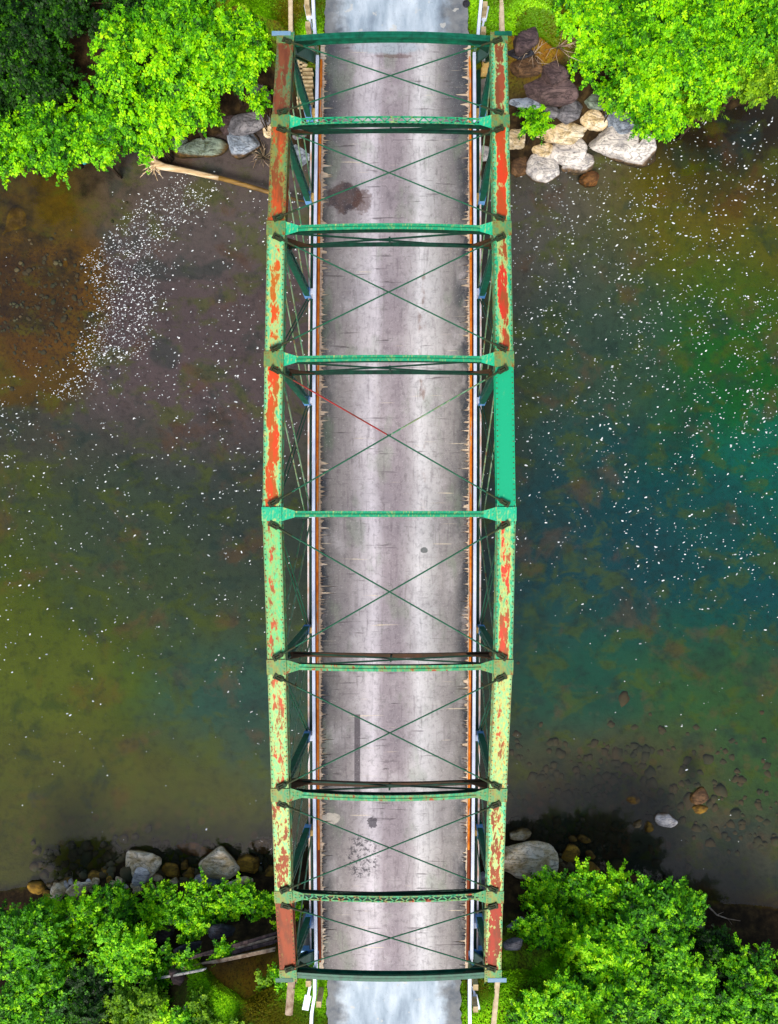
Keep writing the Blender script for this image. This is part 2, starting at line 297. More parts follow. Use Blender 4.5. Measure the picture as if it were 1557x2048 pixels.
class MB:
    def __init__(s): s.v = []; s.f = []; s.mi = []
    def add(s, vs, fs, m=0):
        n = len(s.v); s.v += [Vector(v) for v in vs]; s.f += [tuple(i + n for i in f) for f in fs]; s.mi += [m] * len(fs); return s
    def box(s, c, d, m=0, mat=None):
        c = Vector(c); x, y, z = d[0] / 2, d[1] / 2, d[2] / 2
        vs = [Vector(v) for v in [(-x, -y, -z), (x, -y, -z), (x, y, -z), (-x, y, -z), (-x, -y, z), (x, -y, z), (x, y, z), (-x, y, z)]]
        if mat: vs = [mat @ v for v in vs]
        return s.add([v + c for v in vs], [(0, 3, 2, 1), (4, 5, 6, 7), (0, 1, 5, 4), (1, 2, 6, 5), (2, 3, 7, 6), (3, 0, 4, 7)], m)
    def bar(s, a, b, w, h, m=0, side=None):
        a, b = Vector(a), Vector(b); y = (b - a).normalized()
        x = Vector(side) if side else (y.cross(Vector((0, 0, 1))) if abs(y.z) < .97 else Vector((1, 0, 0)))
        x = (x - y * x.dot(y)).normalized(); z = x.cross(y)
        R_ = Matrix((x, y, z)).transposed()
        return s.box((a + b) / 2, (w, (b - a).length, h), m, R_)
    def tube(s, pts, rad, n=8, m=0, caps=True):
        pts = [Vector(p) for p in pts]; rs = rad if isinstance(rad, (list, tuple)) else [rad] * len(pts); rings = []
        for i, p in enumerate(pts):
            d = (pts[min(i + 1, len(pts) - 1)] - pts[max(i - 1, 0)]).normalized()
            x = d.cross(Vector((0, 0, 1)) if abs(d.z) < .9 else Vector((1, 0, 0))).normalized(); y = d.cross(x)
            rings.append([p + (x * math.cos(k * 2 * math.pi / n) + y * math.sin(k * 2 * math.pi / n)) * rs[i] for k in range(n)])
        vs = [v for r in rings for v in r]; fs = []
        for i in range(len(pts) - 1):
            for k in range(n): fs.append((i * n + k, i * n + (k + 1) % n, (i + 1) * n + (k + 1) % n, (i + 1) * n + k))
        if caps: fs += [tuple(reversed(range(n))), tuple((len(pts) - 1) * n + k for k in range(n))]
        return s.add(vs, fs, m)
    def prism(s, poly, z0, z1, m=0):
        n = len(poly); vs = [(x, y, z0) for x, y in poly] + [(x, y, z1) for x, y in poly]
        fs = [tuple(reversed(range(n))), tuple(range(n, 2 * n))] + [(i, (i + 1) % n, n + (i + 1) % n, n + i) for i in range(n)]
        return s.add(vs, fs, m)
    def build(s, name, mats, parent=None, mw=None, smooth=False, origin=None, local=False):
        """mesh given in world coordinates (or in mw's frame when local)"""
        if mw is None:
            if origin is None:
                cs = np.array([tuple(v) for v in s.v]); lo, hi = cs.min(0), cs.max(0)
                origin = ((lo[0] + hi[0]) / 2, (lo[1] + hi[1]) / 2, lo[2])
            mw = Matrix.Translation(origin)
        inv = mw.inverted(); vs = s.v if local else [inv @ v for v in s.v]
        me = bpy.data.meshes.new(name); me.from_pydata([tuple(v) for v in vs], [], s.f)
        for m in (mats if isinstance(mats, (list, tuple)) else [mats]): me.materials.append(m)
        me.polygons.foreach_set('material_index', s.mi)
        if smooth: me.polygons.foreach_set('use_smooth', [True] * len(me.polygons))
        me.update(); return link(bpy.data.objects.new(name, me), parent, mw)

def np_mesh(name, V, Fq, mats, parent=None, mw=None, tint=None, smooth=False):
    me = bpy.data.meshes.new(name); nf = len(Fq); k = Fq.shape[1]
    me.vertices.add(len(V)); me.vertices.foreach_set('co', V.astype(np.float32).ravel())
    me.loops.add(nf * k); me.loops.foreach_set('vertex_index', Fq.astype(np.int32).ravel())
    me.polygons.add(nf); me.polygons.foreach_set('loop_start', np.arange(0, nf * k, k, dtype=np.int32))
    me.update(calc_edges=True)
    if smooth: me.polygons.foreach_set('use_smooth', np.ones(nf, dtype=bool))
    if tint is not None:
        a = me.attributes.new('tint', 'FLOAT', 'POINT'); a.data.foreach_set('value', tint.astype(np.float32))
    for m in (mats if isinstance(mats, (list, tuple)) else [mats]): me.materials.append(m)
    return link(bpy.data.objects.new(name, me), parent, mw)

def frame(a, b, up=(0, 0, 1)):
    """local frame: origin a, y towards b, z as near up as can be"""
    a, b = Vector(a), Vector(b); y = (b - a).normalized(); x = y.cross(Vector(up)).normalized(); z = x.cross(y)
    m = Matrix((x, y, z)).transposed().to_4x4(); m.translation = a; return m, (b - a).length

# ------------------------------------------------------------------ terrain
def sm(a, b, x): t_ = np.clip((x - a) / (b - a), 0, 1); return t_ * t_ * (3 - 2 * t_)
topS = [(-2500, 380), (0, 350), (180, 312), (300, 296), (380, 285), (470, 262), (545, 262), (640, 330), (940, 330), (1030, 330), (1130, 300), (1300, 280), (1400, 238), (1557, 190), (4000, 100)]
botS = [(-2500, 1830), (0, 1780), (110, 1768), (260, 1718), (330, 1755), (560, 1745), (640, 1700), (940, 1700), (1010, 1690), (1120, 1705), (1200, 1740), (1330, 1780), (1400, 1800), (1557, 1815), (4000, 1850)]
tx_ = np.array([(at(a, b, WZ).x, at(a, b, WZ).y) for a, b in topS]); bx_ = np.array([(at(a, b, WZ).x, at(a, b, WZ).y) for a, b in botS])
XC = -.3
def terrain(x, y):
    x = np.asarray(x, float); y = np.asarray(y, float)
    yt = np.interp(x, tx_[:, 0], tx_[:, 1]); yb = np.interp(x, bx_[:, 0], bx_[:, 1])
    d = np.maximum(y - yt, yb - y)
    e = 1 - sm(3.2, 9.0, np.abs(x - XC))
    zmax = -2.4 + e * 2.15
    slope = .55 + e * 1.6
    land = WZ + np.minimum(d * slope, 60)
    land = zmax - np.log1p(np.exp(np.clip((zmax - land) * 3, -30, 30))) / 3
    bedl = WZ - 1.5 * (1 - np.exp(-np.clip(-d, 0, 50) * .32))
    # the mud bar on the left
    q = at(60, 600, WZ); bedl = np.where(True, bedl + 1.25 * np.exp(-(((x - q.x) / 3.6) ** 2 + ((y - q.y) / 4.4) ** 2)), bedl)
    bedl = np.minimum(bedl, WZ - .05)
    z = np.where(d > 0, np.maximum(land, WZ - .02), bedl)
    rd = sm(3.2, 2.6, np.abs(x - XC)) if False else (1 - sm(2.5, 3.4, np.abs(x - XC))) * (np.abs(y) > 13.2)
    z = z * (1 - rd) + (-.14) * rd
    wob = .10 * np.sin(x * 1.7 + y * .6) * np.cos(y * 1.3 - x * .4) + .05 * np.sin(x * 4.1 + 1) * np.sin(y * 3.7)
    return z + wob * (1 - rd) * np.clip(np.abs(d), 0, 1) * np.where(d < 0, .6, 1)
def on_ground(px, py, add=0.0):
    z = -3.0
    for _ in range(30):
        p_ = at(px, py, z); z = .5 * z + .5 * (float(terrain(p_.x, p_.y)))
    p_ = at(px, py, z); return Vector((p_.x, p_.y, z + add))

fx = np.arange(-15, 15.01, .16); fy = np.arange(-19, 19.01, .16)
far = np.array([1.5, 4, 9, 18, 35, 70, 150, 400])
gx = np.concatenate([-(15 + far)[::-1], fx, 15 + far]); gy = np.concatenate([-(19 + far)[::-1], fy, 19 + far])
GX, GY = np.meshgrid(gx, gy); GZ = terrain(GX, GY)
V = np.stack([GX, GY, GZ], -1).reshape(-1, 3); nx_ = len(gx); ny_ = len(gy)
I = (np.arange(ny_ - 1)[:, None] * nx_ + np.arange(nx_ - 1)[None, :]).ravel()
Fq = np.stack([I, I + 1, I + nx_ + 1, I + nx_], -1)
tag(np_mesh('ground', V, Fq, M['ground'], smooth=True), kind='structure')
b = MB(); b.add([(-430, -430, WZ), (430, -430, WZ), (430, 430, WZ), (-430, 430, WZ)], [(0, 1, 2, 3)])
tag(b.build('river_water', M['water']), kind='structure')

# ------------------------------------------------------------------ the bridge
BR = empty('truss_bridge', (XC, 0, WZ))
tag(BR, 'green and rust single lane steel truss bridge crossing the river', 'bridge')
def xl(py): t_ = (py - 1010) / 900; return 632.5 + 6.5 * t_ * t_ - 1.5 * t_
def xr(py): t_ = (py - 1010) / 900; return 944.5 - 4 * t_ * t_ - 2.5 * t_
PYS = [76 + i * (1953 - 76) / 40 for i in range(41)]
# timber floor under the asphalt
b = MB()
for i in range(40):
    a0, a1 = PYS[i], PYS[i + 1]; p0 = at(xl(a0) + 1, a0, -.03); p1 = at(xr(a0) - 1, a0, -.03); p2 = at(xr(a1) - 1, a1, -.03); p3 = at(xl(a1) + 1, a1, -.03)
    vs = [p0, p1, p2, p3] + [v - Vector((0, 0, .22)) for v in (p0, p1, p2, p3)]
    b.add(vs, [(0, 3, 2, 1), (4, 5, 6, 7), (0, 4, 7, 3), (1, 2, 6, 5)] + ([(0, 1, 5, 4)] if i == 0 else []) + ([(2, 3, 7, 6)] if i == 39 else []))
deck = b.build('timber_deck', M['timber'], BR)
# asphalt with ragged edges
b = MB(); py = 78.0; Lp, Rp = [], []
def rag(py, left):
    n = mnoise.noise(Vector((py * .012, 3.3 if left else 9.1, 0)))
    dens = 5 + 4 * n
    if random.random() < .12: dens += 7 * random.random()
    if left and 1250 < py < 1480: dens += 4 * random.random()
    if (not left) and 540 < py < 620: dens += 5 * random.random()
    return max(.3, dens * 1.5 * random.choice([.15, .25, .5, .9, 1.25]))
while py < 1950:
    tooth = random.random()
    Lp.append(at(xl(py) + 8 + rag(py, 1) * (1.5 if tooth < .5 else .3), py, 0)); Rp.append(at(xr(py) - 6 - rag(py, 0) * (1.4 if tooth > .5 else .3), py, 0))
    py += random.uniform(.7, 2.6)
n_ = len(Lp); vs = []
for i in range(n_): vs += [Lp[i], Rp[i], Lp[i] - Vector((0, 0, .026)), Rp[i] - Vector((0, 0, .026))]
fs = []
for i in range(n_ - 1):
    k = i * 4; fs += [(k, k + 4, k + 5, k + 1), (k, k + 2, k + 6, k + 4), (k + 1, k + 5, k + 7, k + 3)]
b.add(vs, [tuple(reversed(f)) if False else f for f in fs]); b.build('asphalt_surface', M['asphalt'], deck)
# curb, guard rail, lower chord, both sides
def strip(name, fpx, z, w, h, mat, parent, y0, y1, n=26, **kw):
    b = MB()
    for i in range(n):
        a0 = y0 + (y1 - y0) * i / n; a1 = y0 + (y1 - y0) * (i + 1) / n
        p0, p1 = at(fpx(a0), a0, z), at(fpx(a1), a1, z); x0 = Vector((w / 2, 0, 0)); zz = Vector((0, 0, h))
        vs = [p0 - x0 - zz, p0 + x0 - zz, p1 + x0 - zz, p1 - x0 - zz, p0 - x0, p0 + x0, p1 + x0, p1 - x0]
        fs = [(0, 1, 2, 3), (4, 7, 6, 5), (0, 3, 7, 4), (1, 5, 6, 2)] + ([(0, 4, 5, 1)] if i == 0 else []) + ([(3, 2, 6, 7)] if i == n - 1 else [])
        b.add(vs, fs)
    return b.build(name, mat, parent, **kw)
for sgn, fx_, cy0, cy1 in ((-1, xl, 118, 1925), (1, xr, 112, 1925)):
    strip('curb_channel', lambda q, f=fx_, s=sgn: f(q) - s * 2.6 if s < 0 else f(q) - 2.6, .13, .055, .13, M['orange'], BR, cy0, 1700)
    strip('curb_channel', lambda q, f=fx_, s=sgn: f(q) - s * 2.6 if s < 0 else f(q) - 2.6, .13, .06, .13, M['dark_curb'], BR, 1700.5, cy1, 6)
    off = -5.2 if sgn < 0 else 6.2
    rail = strip('guard_rail', lambda q, f=fx_, o=off: f(q) + o, .72, .085, .10, M['galv'], BR, cy0 - 8, cy1 + (28 if sgn < 0 else -6), 30)
    strip('rail_tube', lambda q, f=fx_, o=off: f(q) + o * .95, .42, .06, .07, M['galv'], rail, cy0, cy1, 30)
    off2 = -15.5 if sgn < 0 else 17
    strip('rail_backing', lambda q, f=fx_, o=off2: f(q) + o, .05, .045, .05, M['rail_rust'], rail, 250, 1900, 30)
    b = MB()
    for k in range(2): pass
    strip('bottom_chord', lambda q, f=fx_, o=(-14 if sgn < 0 else 15): f(q) + o, -.35, .12, .12, M['deep_green'], BR, 105, 1925, 10)
    strip('floor_stringer', lambda q, f=fx_, o=(3 if sgn < 0 else -3): f(q) + o, -.27, .14, .3, M['dark_curb'], BR, 85, 1945, 10)

# truss nodes:  (py of the top node, px left, px right, height of the chord top, py of the foot)
ND = [(76, 571.5, 998.5, 3.85, 243), (242, 561, 1001.5, 4.65, 408), (456, 552.5, 1004.5, 5.25, 594), (718, 548, 1009, 5.75, 806),
      (1028, 544, 1013.5, 5.95, 1030), (1334, 553.5, 1007.5, 5.6, 1255), (1590, 561, 996, 4.95, 1465), (1794, 567, 990, 4.15, 1650), (1951, 577, 986.5, 3.6, 1830)]
FOOT = {-1: 617.5, 1: 961.5}
def top(i, s): n = ND[i]; return at(n[1] if s < 0 else n[2], n[0], n[3])
def foot(i, s):
    n = ND[i]; return at(FOOT[s] + (xl(n[4]) - 632.5 if s < 0 else xr(n[4]) - 944.5), n[4], -.25)
def endfoot(e, s):
    py = 108 if e == 0 else 1921; return at(FOOT[s] + (xl(py) - 632.5 if s < 0 else xr(py) - 944.5), py, -.2)

CH = {  # (segment, side) -> paint
 (0, -1): dict(teal='3c8a5c', mint='8c8a4c', yellow='8a6a34', rust='783c20', red='8c4c2a', rust_amt=.72, mint_amt=.35, centre=.05), (1, -1): dict(teal='5c9a5c', mint='94a04c', yellow='9a7a34', rust='8c4c22', red='cc5420', rust_amt=.70, mint_amt=.6, centre=.06),
 (2, -1): dict(rust='c46a1a', red='e0541a', rust_amt=.42, mint_amt=1.05, centre=.16), (3, -1): dict(rust='b85c1a', red='dc4818', rust_amt=.62, mint_amt=.85, centre=.15),
 (4, -1): dict(teal='00a874', mint='58c880', yellow='9cb860', rust='94501e', red='bc4c22', rust_amt=.50, mint_amt=1.0, centre=.08, fine=.8), (5, -1): dict(teal='10a874', rust='94541f', red='c24c20', rust_amt=.54, mint_amt=1.15, centre=.08, fine=1, mint='74cc84', yellow='c0c470'),
 (6, -1): dict(rust='86401a', red='9c4418', rust_amt=.62, mint_amt=.9, centre=.06), (7, -1): dict(teal='6c8a3c', mint='9a8a3c', yellow='94601c', rust='7c3812', red='983f14', rust_amt=.88, mint_amt=.7, centre=.04),
 (0, 1): dict(rust='8a4a24', red='a8502c', rust_amt=.42, mint_amt=.75, centre=.22), (1, 1): dict(rust='c04c18', red='e04014', rust_amt=.5, mint_amt=.65, centre=.26),
 (2, 1): dict(rust='9c4c20', red='d8301c', rust_amt=.40, mint_amt=.45, centre=.22), (3, 1): dict(rust='8c4c20', red='c83c1c', rust_amt=.02, mint_amt=.0, centre=.0),
 (4, 1): dict(rust='9c5426', red='d83a22', rust_amt=.34, mint_amt=.4, centre=.22), (5, 1): dict(rust='8c501c', red='bc5020', rust_amt=.46, mint_amt=1.25, centre=.1, fine=1, mint='88cc88', yellow='ccc060'),
 (6, 1): dict(rust='823e16', red='9c4018', rust_amt=.5, mint_amt=.8, centre=.14), (7, 1): dict(rust='803614', red='a43216', rust_amt=.78, mint_amt=.5, centre=.1)}
M['rivet'] = simple('rivet_rust', '6a3c1c', '2c6a48', .8, 9)
W_, D_ = .34, .30
def chord(i, s):
    a, c_ = top(i, s), top(i + 1, s); mw, L = frame(a, c_)
    mat = painted('chord_paint', seed=i * 2 + (s > 0) * 17 + 1, half=.15, **CH[(i, s)])
    b = MB(); g = .004
    b.box((0, L / 2, -.008), (.40, L - 2 * g, .016)); b.box((0, L / 2, -.016 - .14), (W_, L - 2 * g, .28)); b.box((0, L / 2, -.302), (.40, L - 2 * g, .012))
    for sx in (-1, 1):                              # angle legs riveted along the cover plate
        b.box((sx * .166, L / 2, .004), (.058, L - 2 * g, .008))
    k = int(L / .115)
    for sx in (-1, 1):
        for j in range(k):
            y = .06 + (L - .12) * j / (k - 1); x = sx * .168; e = .013
            b.add([(x - e, y - e, .008), (x + e, y - e, .008), (x + e, y + e, .008), (x - e, y + e, .008), (x - e / 2, y - e / 2, .018), (x + e / 2, y - e / 2, .018), (x + e / 2, y + e / 2, .018), (x - e / 2, y + e / 2, .018)],
                  [(4, 5, 6, 7), (0, 1, 5, 4), (1, 2, 6, 5), (2, 3, 7, 6), (3, 0, 4, 7)], 1)
    o = b.build('top_chord', [mat, M['rivet']], BR, mw, local=True)
    return o, mw, L
for s in (-1, 1):
    for i in range(8): chord(i, s)
# node plates
node_m = {0: 'dark_green', 4: None}
NPM = painted('node_plate_paint', teal='4c9460', mint='7c9c50', yellow='94883c', rust='80581f', red='9c6430', rust_amt=.5, mint_amt=.5, seed=31, stretch=2)
NPG = painted('node_plate_green', teal='00b886', mint='20c090', rust_amt=.3, mint_amt=.2, seed=33, stretch=2)
def nodeplate(i, s):
    p = top(i, s); m = NPG if i == 4 else NPM
    j0, j1 = max(i - 1, 0), min(i + 1, 8); mw, _ = frame(top(j0, s), top(j1, s)); mw.translation = p + Vector((0, 0, .016))
    b = MB(); L = .30 if i == 4 else .34
    b.box((0, 0, 0), (.425, L, .012))
    for sx in (-1, 1):
        for sy in (-.11, -.04, .04, .11): b.box((sx * .17, sy, .01), (.026, .026, .012))
        b.box((sx * .195, 0, -.18), (.012, L + .15, .33))
    return b.build('splice_plate', m, BR, mw, local=True)
for s in (-1, 1):
    for i in range(9): nodeplate(i, s)
# end plates at the portals' corners
for e, s in ((0, -1), (8, 1), (0, 1), (8, -1)):
    p = top(e, s); dy = 1 if e == 0 else -1
    b = MB(); b.box(p + Vector((s * .10, dy * .11, .0)), (.46 if (e, s) in ((0, -1), (8, 1)) else .42, .10, .03)); b.box(p + Vector((0, dy * .06, -.2)), (.36, .1, .34))
    b.build('end_plate', M['steel'] if (e, s) in ((0, -1), (8, 1)) else M['dark_green'], BR)

# vertical laced posts with pale blue sleeves at the foot
def post(i, s):
    a, c_ = top(i, s), foot(i, s); a = a - Vector((0, 0, .30)); d = (c_ - a)
    mw, L = frame(a, c_, up=(-s, 0, 0))            # local z faces the road
    heavy = i in (0, 8); w = .20 if not heavy else .22
    b = MB()
    for sx in (-1, 1):
        b.box((sx * w / 2, L / 2, 0), (.018, L, .15)); b.box((sx * (w / 2 - .026), L / 2, .079), (.05, L, .008)); b.box((sx * (w / 2 - .026), L / 2, -.079), (.05, L, .008))
    n = int(L / .16)
    for zz in (.088, -.088):
        for k in range(n):
            y0, y1 = L * k / n, L * (k + 1) / n; sg = 1 if k % 2 else -1
            b.bar((sg * w * .38, y0 + .01, zz), (-sg * w * .38, y1 - .01, zz), .032, .008, side=(1, 0, 0) if False else None) if False else b.add(
                [(sg * w * .38 - .018, y0, zz), (sg * w * .38 + .018, y0, zz), (-sg * w * .38 + .018, y1, zz), (-sg * w * .38 - .018, y1, zz),
                 (sg * w * .38 - .018, y0, zz + .006), (sg * w * .38 + .018, y0, zz + .006), (-sg * w * .38 + .018, y1, zz + .006), (-sg * w * .38 - .018, y1, zz + .006)],
                [(0, 3, 2, 1), (4, 5, 6, 7), (0, 1, 5, 4), (1, 2, 6, 5), (2, 3, 7, 6), (3, 0, 4, 7)])
    o = b.build('vertical_post', M['dark_green'], BR, mw, local=True)
    b = MB(); h0 = L - (.75 if i != 0 else .8); h1 = L - .05
    for (ya, yb, wa, wb) in ((h0, h1 - .22, w - .02, w + .05), (h1 - .22, h1, w + .05, w - .06)):
        vs = [(sx * w_ / 2, y_, sz * .095) for (y_, w_) in ((ya, wa), (yb, wb)) for sz in (-1, 1) for sx in (-1, 1)]
        b.add(vs, [(0, 1, 3, 2), (4, 6, 7, 5), (0, 4, 5, 1), (2, 3, 7, 6), (0, 2, 6, 4), (1, 5, 7, 3)])
    if i != 4: b.build('foot_sleeve', M['blue'], o, mw, local=True)
    return o
for s in (-1, 1):
    for i in range(9):
        post(i, s)
# hanger gusset at the foot and eye bars / counters
for s in (-1, 1):
    for i in range(9):
        f = foot(i, s); b = MB()
        b.box(f + Vector((-s * .12, 0, .33)), (.10, .16, .5)); b.build('rail_bracket', M['box_tan'] if i in (0, 5, 7, 1) else M['galv'], BR)
    def eye(a, c_, w=.035, gap=.09, mat='bar', nm='diagonal_bar'):
        b = MB(); d = Vector((gap, 0, 0)); b.bar(a - d, c_ - d, .012 + w * .5, w * 1.6, side=(1, 0, 0)); b.bar(a + d, c_ + d, .012 + w * .5, w * 1.6, side=(1, 0, 0))
        m_, L_ = frame(a, c_, up=(1, 0, 0)); b.build(nm, M[mat], BR, m_)
    dz = Vector((0, 0, -.2))
    for i in range(0, 4): eye(top(i, s) + dz, foot(i + 1, s))
    for i in range(8, 4, -1): eye(top(i, s) + dz, foot(i - 1, s))
    for i, j in ((4, 3), (4, 5), (3, 2), (5, 6)): eye(top(i, s) + dz, foot(j, s), .02, .04, 'rod', 'counter_rod')
    for e, i in ((0, 0), (1, 8)):                   # inclined end posts
        a = top(i, s) + Vector((0, 0, -.06)); c_ = endfoot(e, s); mw, L = frame(a, c_)
        b = MB(); b.box((0, L / 2, 0), (.34, L, .02))
        for sx in (-1, 1): b.box((sx * .15, L / 2, -.13), (.02, L, .24)); b.box((sx * .13, L / 2, -.255), (.07, L, .012))
        b.build('end_post', M['dark_green'], BR, mw, local=True)
        kq = at((636 if s < 0 else 949) if e == 0 else (634 if s < 0 else 940), 112 if e == 0 else 1922, .35)
        b = MB(); st = a + Vector((-s * .14, 0, -.35)); mid = kq + Vector((0, 0, .75)); b.tube([st, st.lerp(mid, .93), mid, kq], .045, 8)
        b.build('knee_brace', M['bar'], BR)
        b = MB(); q = endfoot(e, s); b.box(q + Vector((0, 0, -.2)), (.62, .5, .28)); b.box(q + Vector((s * .02, 0, .02)), (.42, .34, .14)); b.build('bearing_shoe', M['blue'] if e else M['old_wood'], BR)

# sway frames -------------------------------------------------------------
BOW = [9, 5, 5, 3, 0, -4, -8, -6, -8]
ZL = 4.1
def bowed(a, c_, bow, n=12):
    out = []
    for k in range(n + 1):
        t_ = k / n; p = a.lerp(c_, t_); p = p + Vector((0, bow * 4 * t_ * (1 - t_), 0)); out.append(p)
    return out
def sweep(b, pts, w, h, oy=0, oz=0, m=0):
    o = Vector((0, oy, oz)); n = len(pts); vs = []
    for p in pts:
        q = p + o; vs += [q + Vector((0, -w / 2, -h)), q + Vector((0, w / 2, -h)), q + Vector((0, w / 2, 0)), q + Vector((0, -w / 2, 0))]
    fs = [(0, 3, 2, 1), ((n - 1) * 4, (n - 1) * 4 + 1, (n - 1) * 4 + 2, (n - 1) * 4 + 3)]
    for i in range(n - 1):
        for k in range(4): fs.append((i * 4 + k, i * 4 + (k + 1) % 4, (i + 1) * 4 + (k + 1) % 4, (i + 1) * 4 + k))
    b.add(vs, fs, m)
names = ['northern portal', 'first', 'second', 'third', 'middle', 'fifth', 'sixth', 'seventh', 'southern portal']
for i in range(9):
    n = ND[i]; sc = (H - n[3]) / F; bw = BOW[i] * sc
    root = empty('sway_frame', (top(i, -1) + top(i, 1)) / 2); M0 = WM[root.name].copy(); COL.objects.unlink(root); bpy.data.objects.remove(root)
    root = bpy.data.objects.new('sway_frame', None); link(root, BR, M0)
    ins = .16; a = top(i, -1) + Vector((.19 + ins, 0, -.03)); c_ = top(i, 1) - Vector((.19 + ins, 0, .03))
    pts = bowed(a, c_, bw); b = MB(); lat = i in (1, 7)
    if i in (0, 8):
        pts = bowed(top(i, -1) + Vector((.17, 0, -.02)), top(i, 1) - Vector((.17, 0, .02)), bw)
        sweep(b, pts, .055, .02, .042, 0); sweep(b, pts, .055, .02, -.042, 0); sweep(b, pts, .02, .22, 0, 0.004)
        sweep(b, pts, .12, .02, 0, -.22); mm = M['dark_green'] if False else M['strut_dark'] if 'strut_dark' in M else M['dark_green']
        b.build('upper_strut', mm, root)
        for s in (-1, 1):
            g = MB(); p = top(i, s) + Vector((-s * .2, 0, -.20)); dy = 0
            g.add([p + Vector((0, -.01, .15)), p + Vector((-s * .6, -.01, .15)), p + Vector((0, -.01, -.4)), p + Vector((0, .01, .15)), p + Vector((-s * .6, .01, .15)), p + Vector((0, .01, -.4))],
                  [(0, 1, 2), (3, 5, 4), (0, 3, 4, 1), (1, 4, 5, 2), (2, 5, 3, 0)]); g.build('gusset_plate', M['deep_green'], root)
        continue
    if lat: sweep(b, pts, .035, .02, .058, 0); sweep(b, pts, .035, .02, -.058, 0)
    else:
        sweep(b, pts, .058, .012, .036, 0); sweep(b, pts, .058, .012, -.036, 0); sweep(b, pts, .012, .09, .013, .003); sweep(b, pts, .012, .09, -.013, .003)
    if lat:
        for k in range(34):
            t0, t1 = k / 34, (k + 1) / 34; p0 = a.lerp(c_, t0) + Vector((0, bw * 4 * t0 * (1 - t0), -.004)); p1 = a.lerp(c_, t1) + Vector((0, bw * 4 * t1 * (1 - t1), -.004)); sg = .055 if k % 2 else -.055
            b.bar(p0 + Vector((0, sg, 0)), p1 + Vector((0, -sg, 0)), .028, .008)
    b.build('upper_strut', M['strut_worn'] if i in (5, 6, 7) else M['strut_green'], root)
    # under side of the strut: a second pair of angles
    b = MB(); z2 = .26 if i != 4 else .13
    pts2 = bowed(a + Vector((-.1, 0, 0)), c_ + Vector((.1, 0, 0)), bw)
    sweep(b, pts2, .09, .012, 0, -z2); sweep(b, pts2, .012, .07, 0, -z2 + .06)
    for k in range(30):
        t0, t1 = k / 30, (k + 1) / 30; p0 = a.lerp(c_, t0) + Vector((0, bw * 4 * t0 * (1 - t0), 0)); p1 = a.lerp(c_, t1) + Vector((0, bw * 4 * t1 * (1 - t1), 0))
        zz = (-.09, -z2) if k % 2 else (-z2, -.09); b.bar(p0 + Vector((0, 0, zz[0])), p1 + Vector((0, 0, zz[1])), .01, .03)
    b.build('strut_lacing', M['deep_green'], root)
    for s in (-1, 1):                               # flared end plates
        p = top(i, s) + Vector((-s * .19, 0, -.016)); b = MB()
        poly = [(p.x, p.y - .15), (p.x - s * .03, p.y - .15), (p.x - s * .30, p.y - .07), (p.x - s * .30, p.y + .07), (p.x - s * .03, p.y + .15), (p.x, p.y + .15)]
        b.prism(poly if s > 0 else poly[::-1], p.z - .012, p.z) if True else None
        for q in ((.1, .04), (.1, -.04), (.2, .03), (.2, -.03)): b.box((p.x - s * q[0], p.y + q[1], p.z + .006), (.03, .03, .012))
        b.build('gusset_plate', NPG if i in (1, 2, 3, 4) else M['strut_worn'], root)
    if i == 4: continue
    # lower strut, crossed flats and centre post
    la = Vector((a.x - .2, a.y, ZL)); lc = Vector((c_.x + .2, c_.y, ZL)); lp = bowed(la, lc, bw * .9)
    b = MB(); sweep(b, lp, .10, .012, 0, 0); sweep(b, lp, .012, .1, .045, 0.004); b.build('lower_strut', M['brown_strut'] if i in (5, 6) else M['deep_green'], root)
    b = MB(); ta = a + Vector((.1, 0, -.28)); tc = c_ + Vector((-.1, 0, -.28)); mid_t = (a + c_) / 2 + Vector((0, bw, -.28)); 
    b.bar(la + Vector((.25, .02, .02)), tc + Vector((0, .02, 0)), .035, .035, side=(0, 1, 0)); b.bar(ta + Vector((0, -.02, 0)), lc + Vector((-.25, -.02, .02)), .035, .035, side=(0, 1, 0)); b.build('cross_brace', M['deep_green'], root)
    ml = (la + lc) / 2 + Vector((0, bw * .9, .02)); mt = ml.copy(); mt.z = (ZL + a.z - .28) / 2 + .02
    b = MB(); b.bar(ml, mt, .045, .045, side=(1, 0, 0)); b.build('centre_post', M['deep_green'], root)
    for s, q in ((-1, la), (1, lc)):                # curved brown bracket at the column
        b = MB(); h1 = top(i, s).z - .32; b.add([(q.x, q.y - .01, ZL), (q.x - s * .55, q.y - .01, ZL), (q.x, q.y - .01, min(h1, ZL + .55)), (q.x, q.y + .01, ZL), (q.x - s * .55, q.y + .01, ZL), (q.x, q.y + .01, min(h1, ZL + .55))],
              [(0, 1, 2), (3, 5, 4), (0, 3, 4, 1), (1, 4, 5, 2), (2, 5, 3, 0)]); b.box((q.x + s * .12, q.y, ZL - .03), (.3, .11, .03)); b.build('bracket_plate', M['brown_strut'], root)

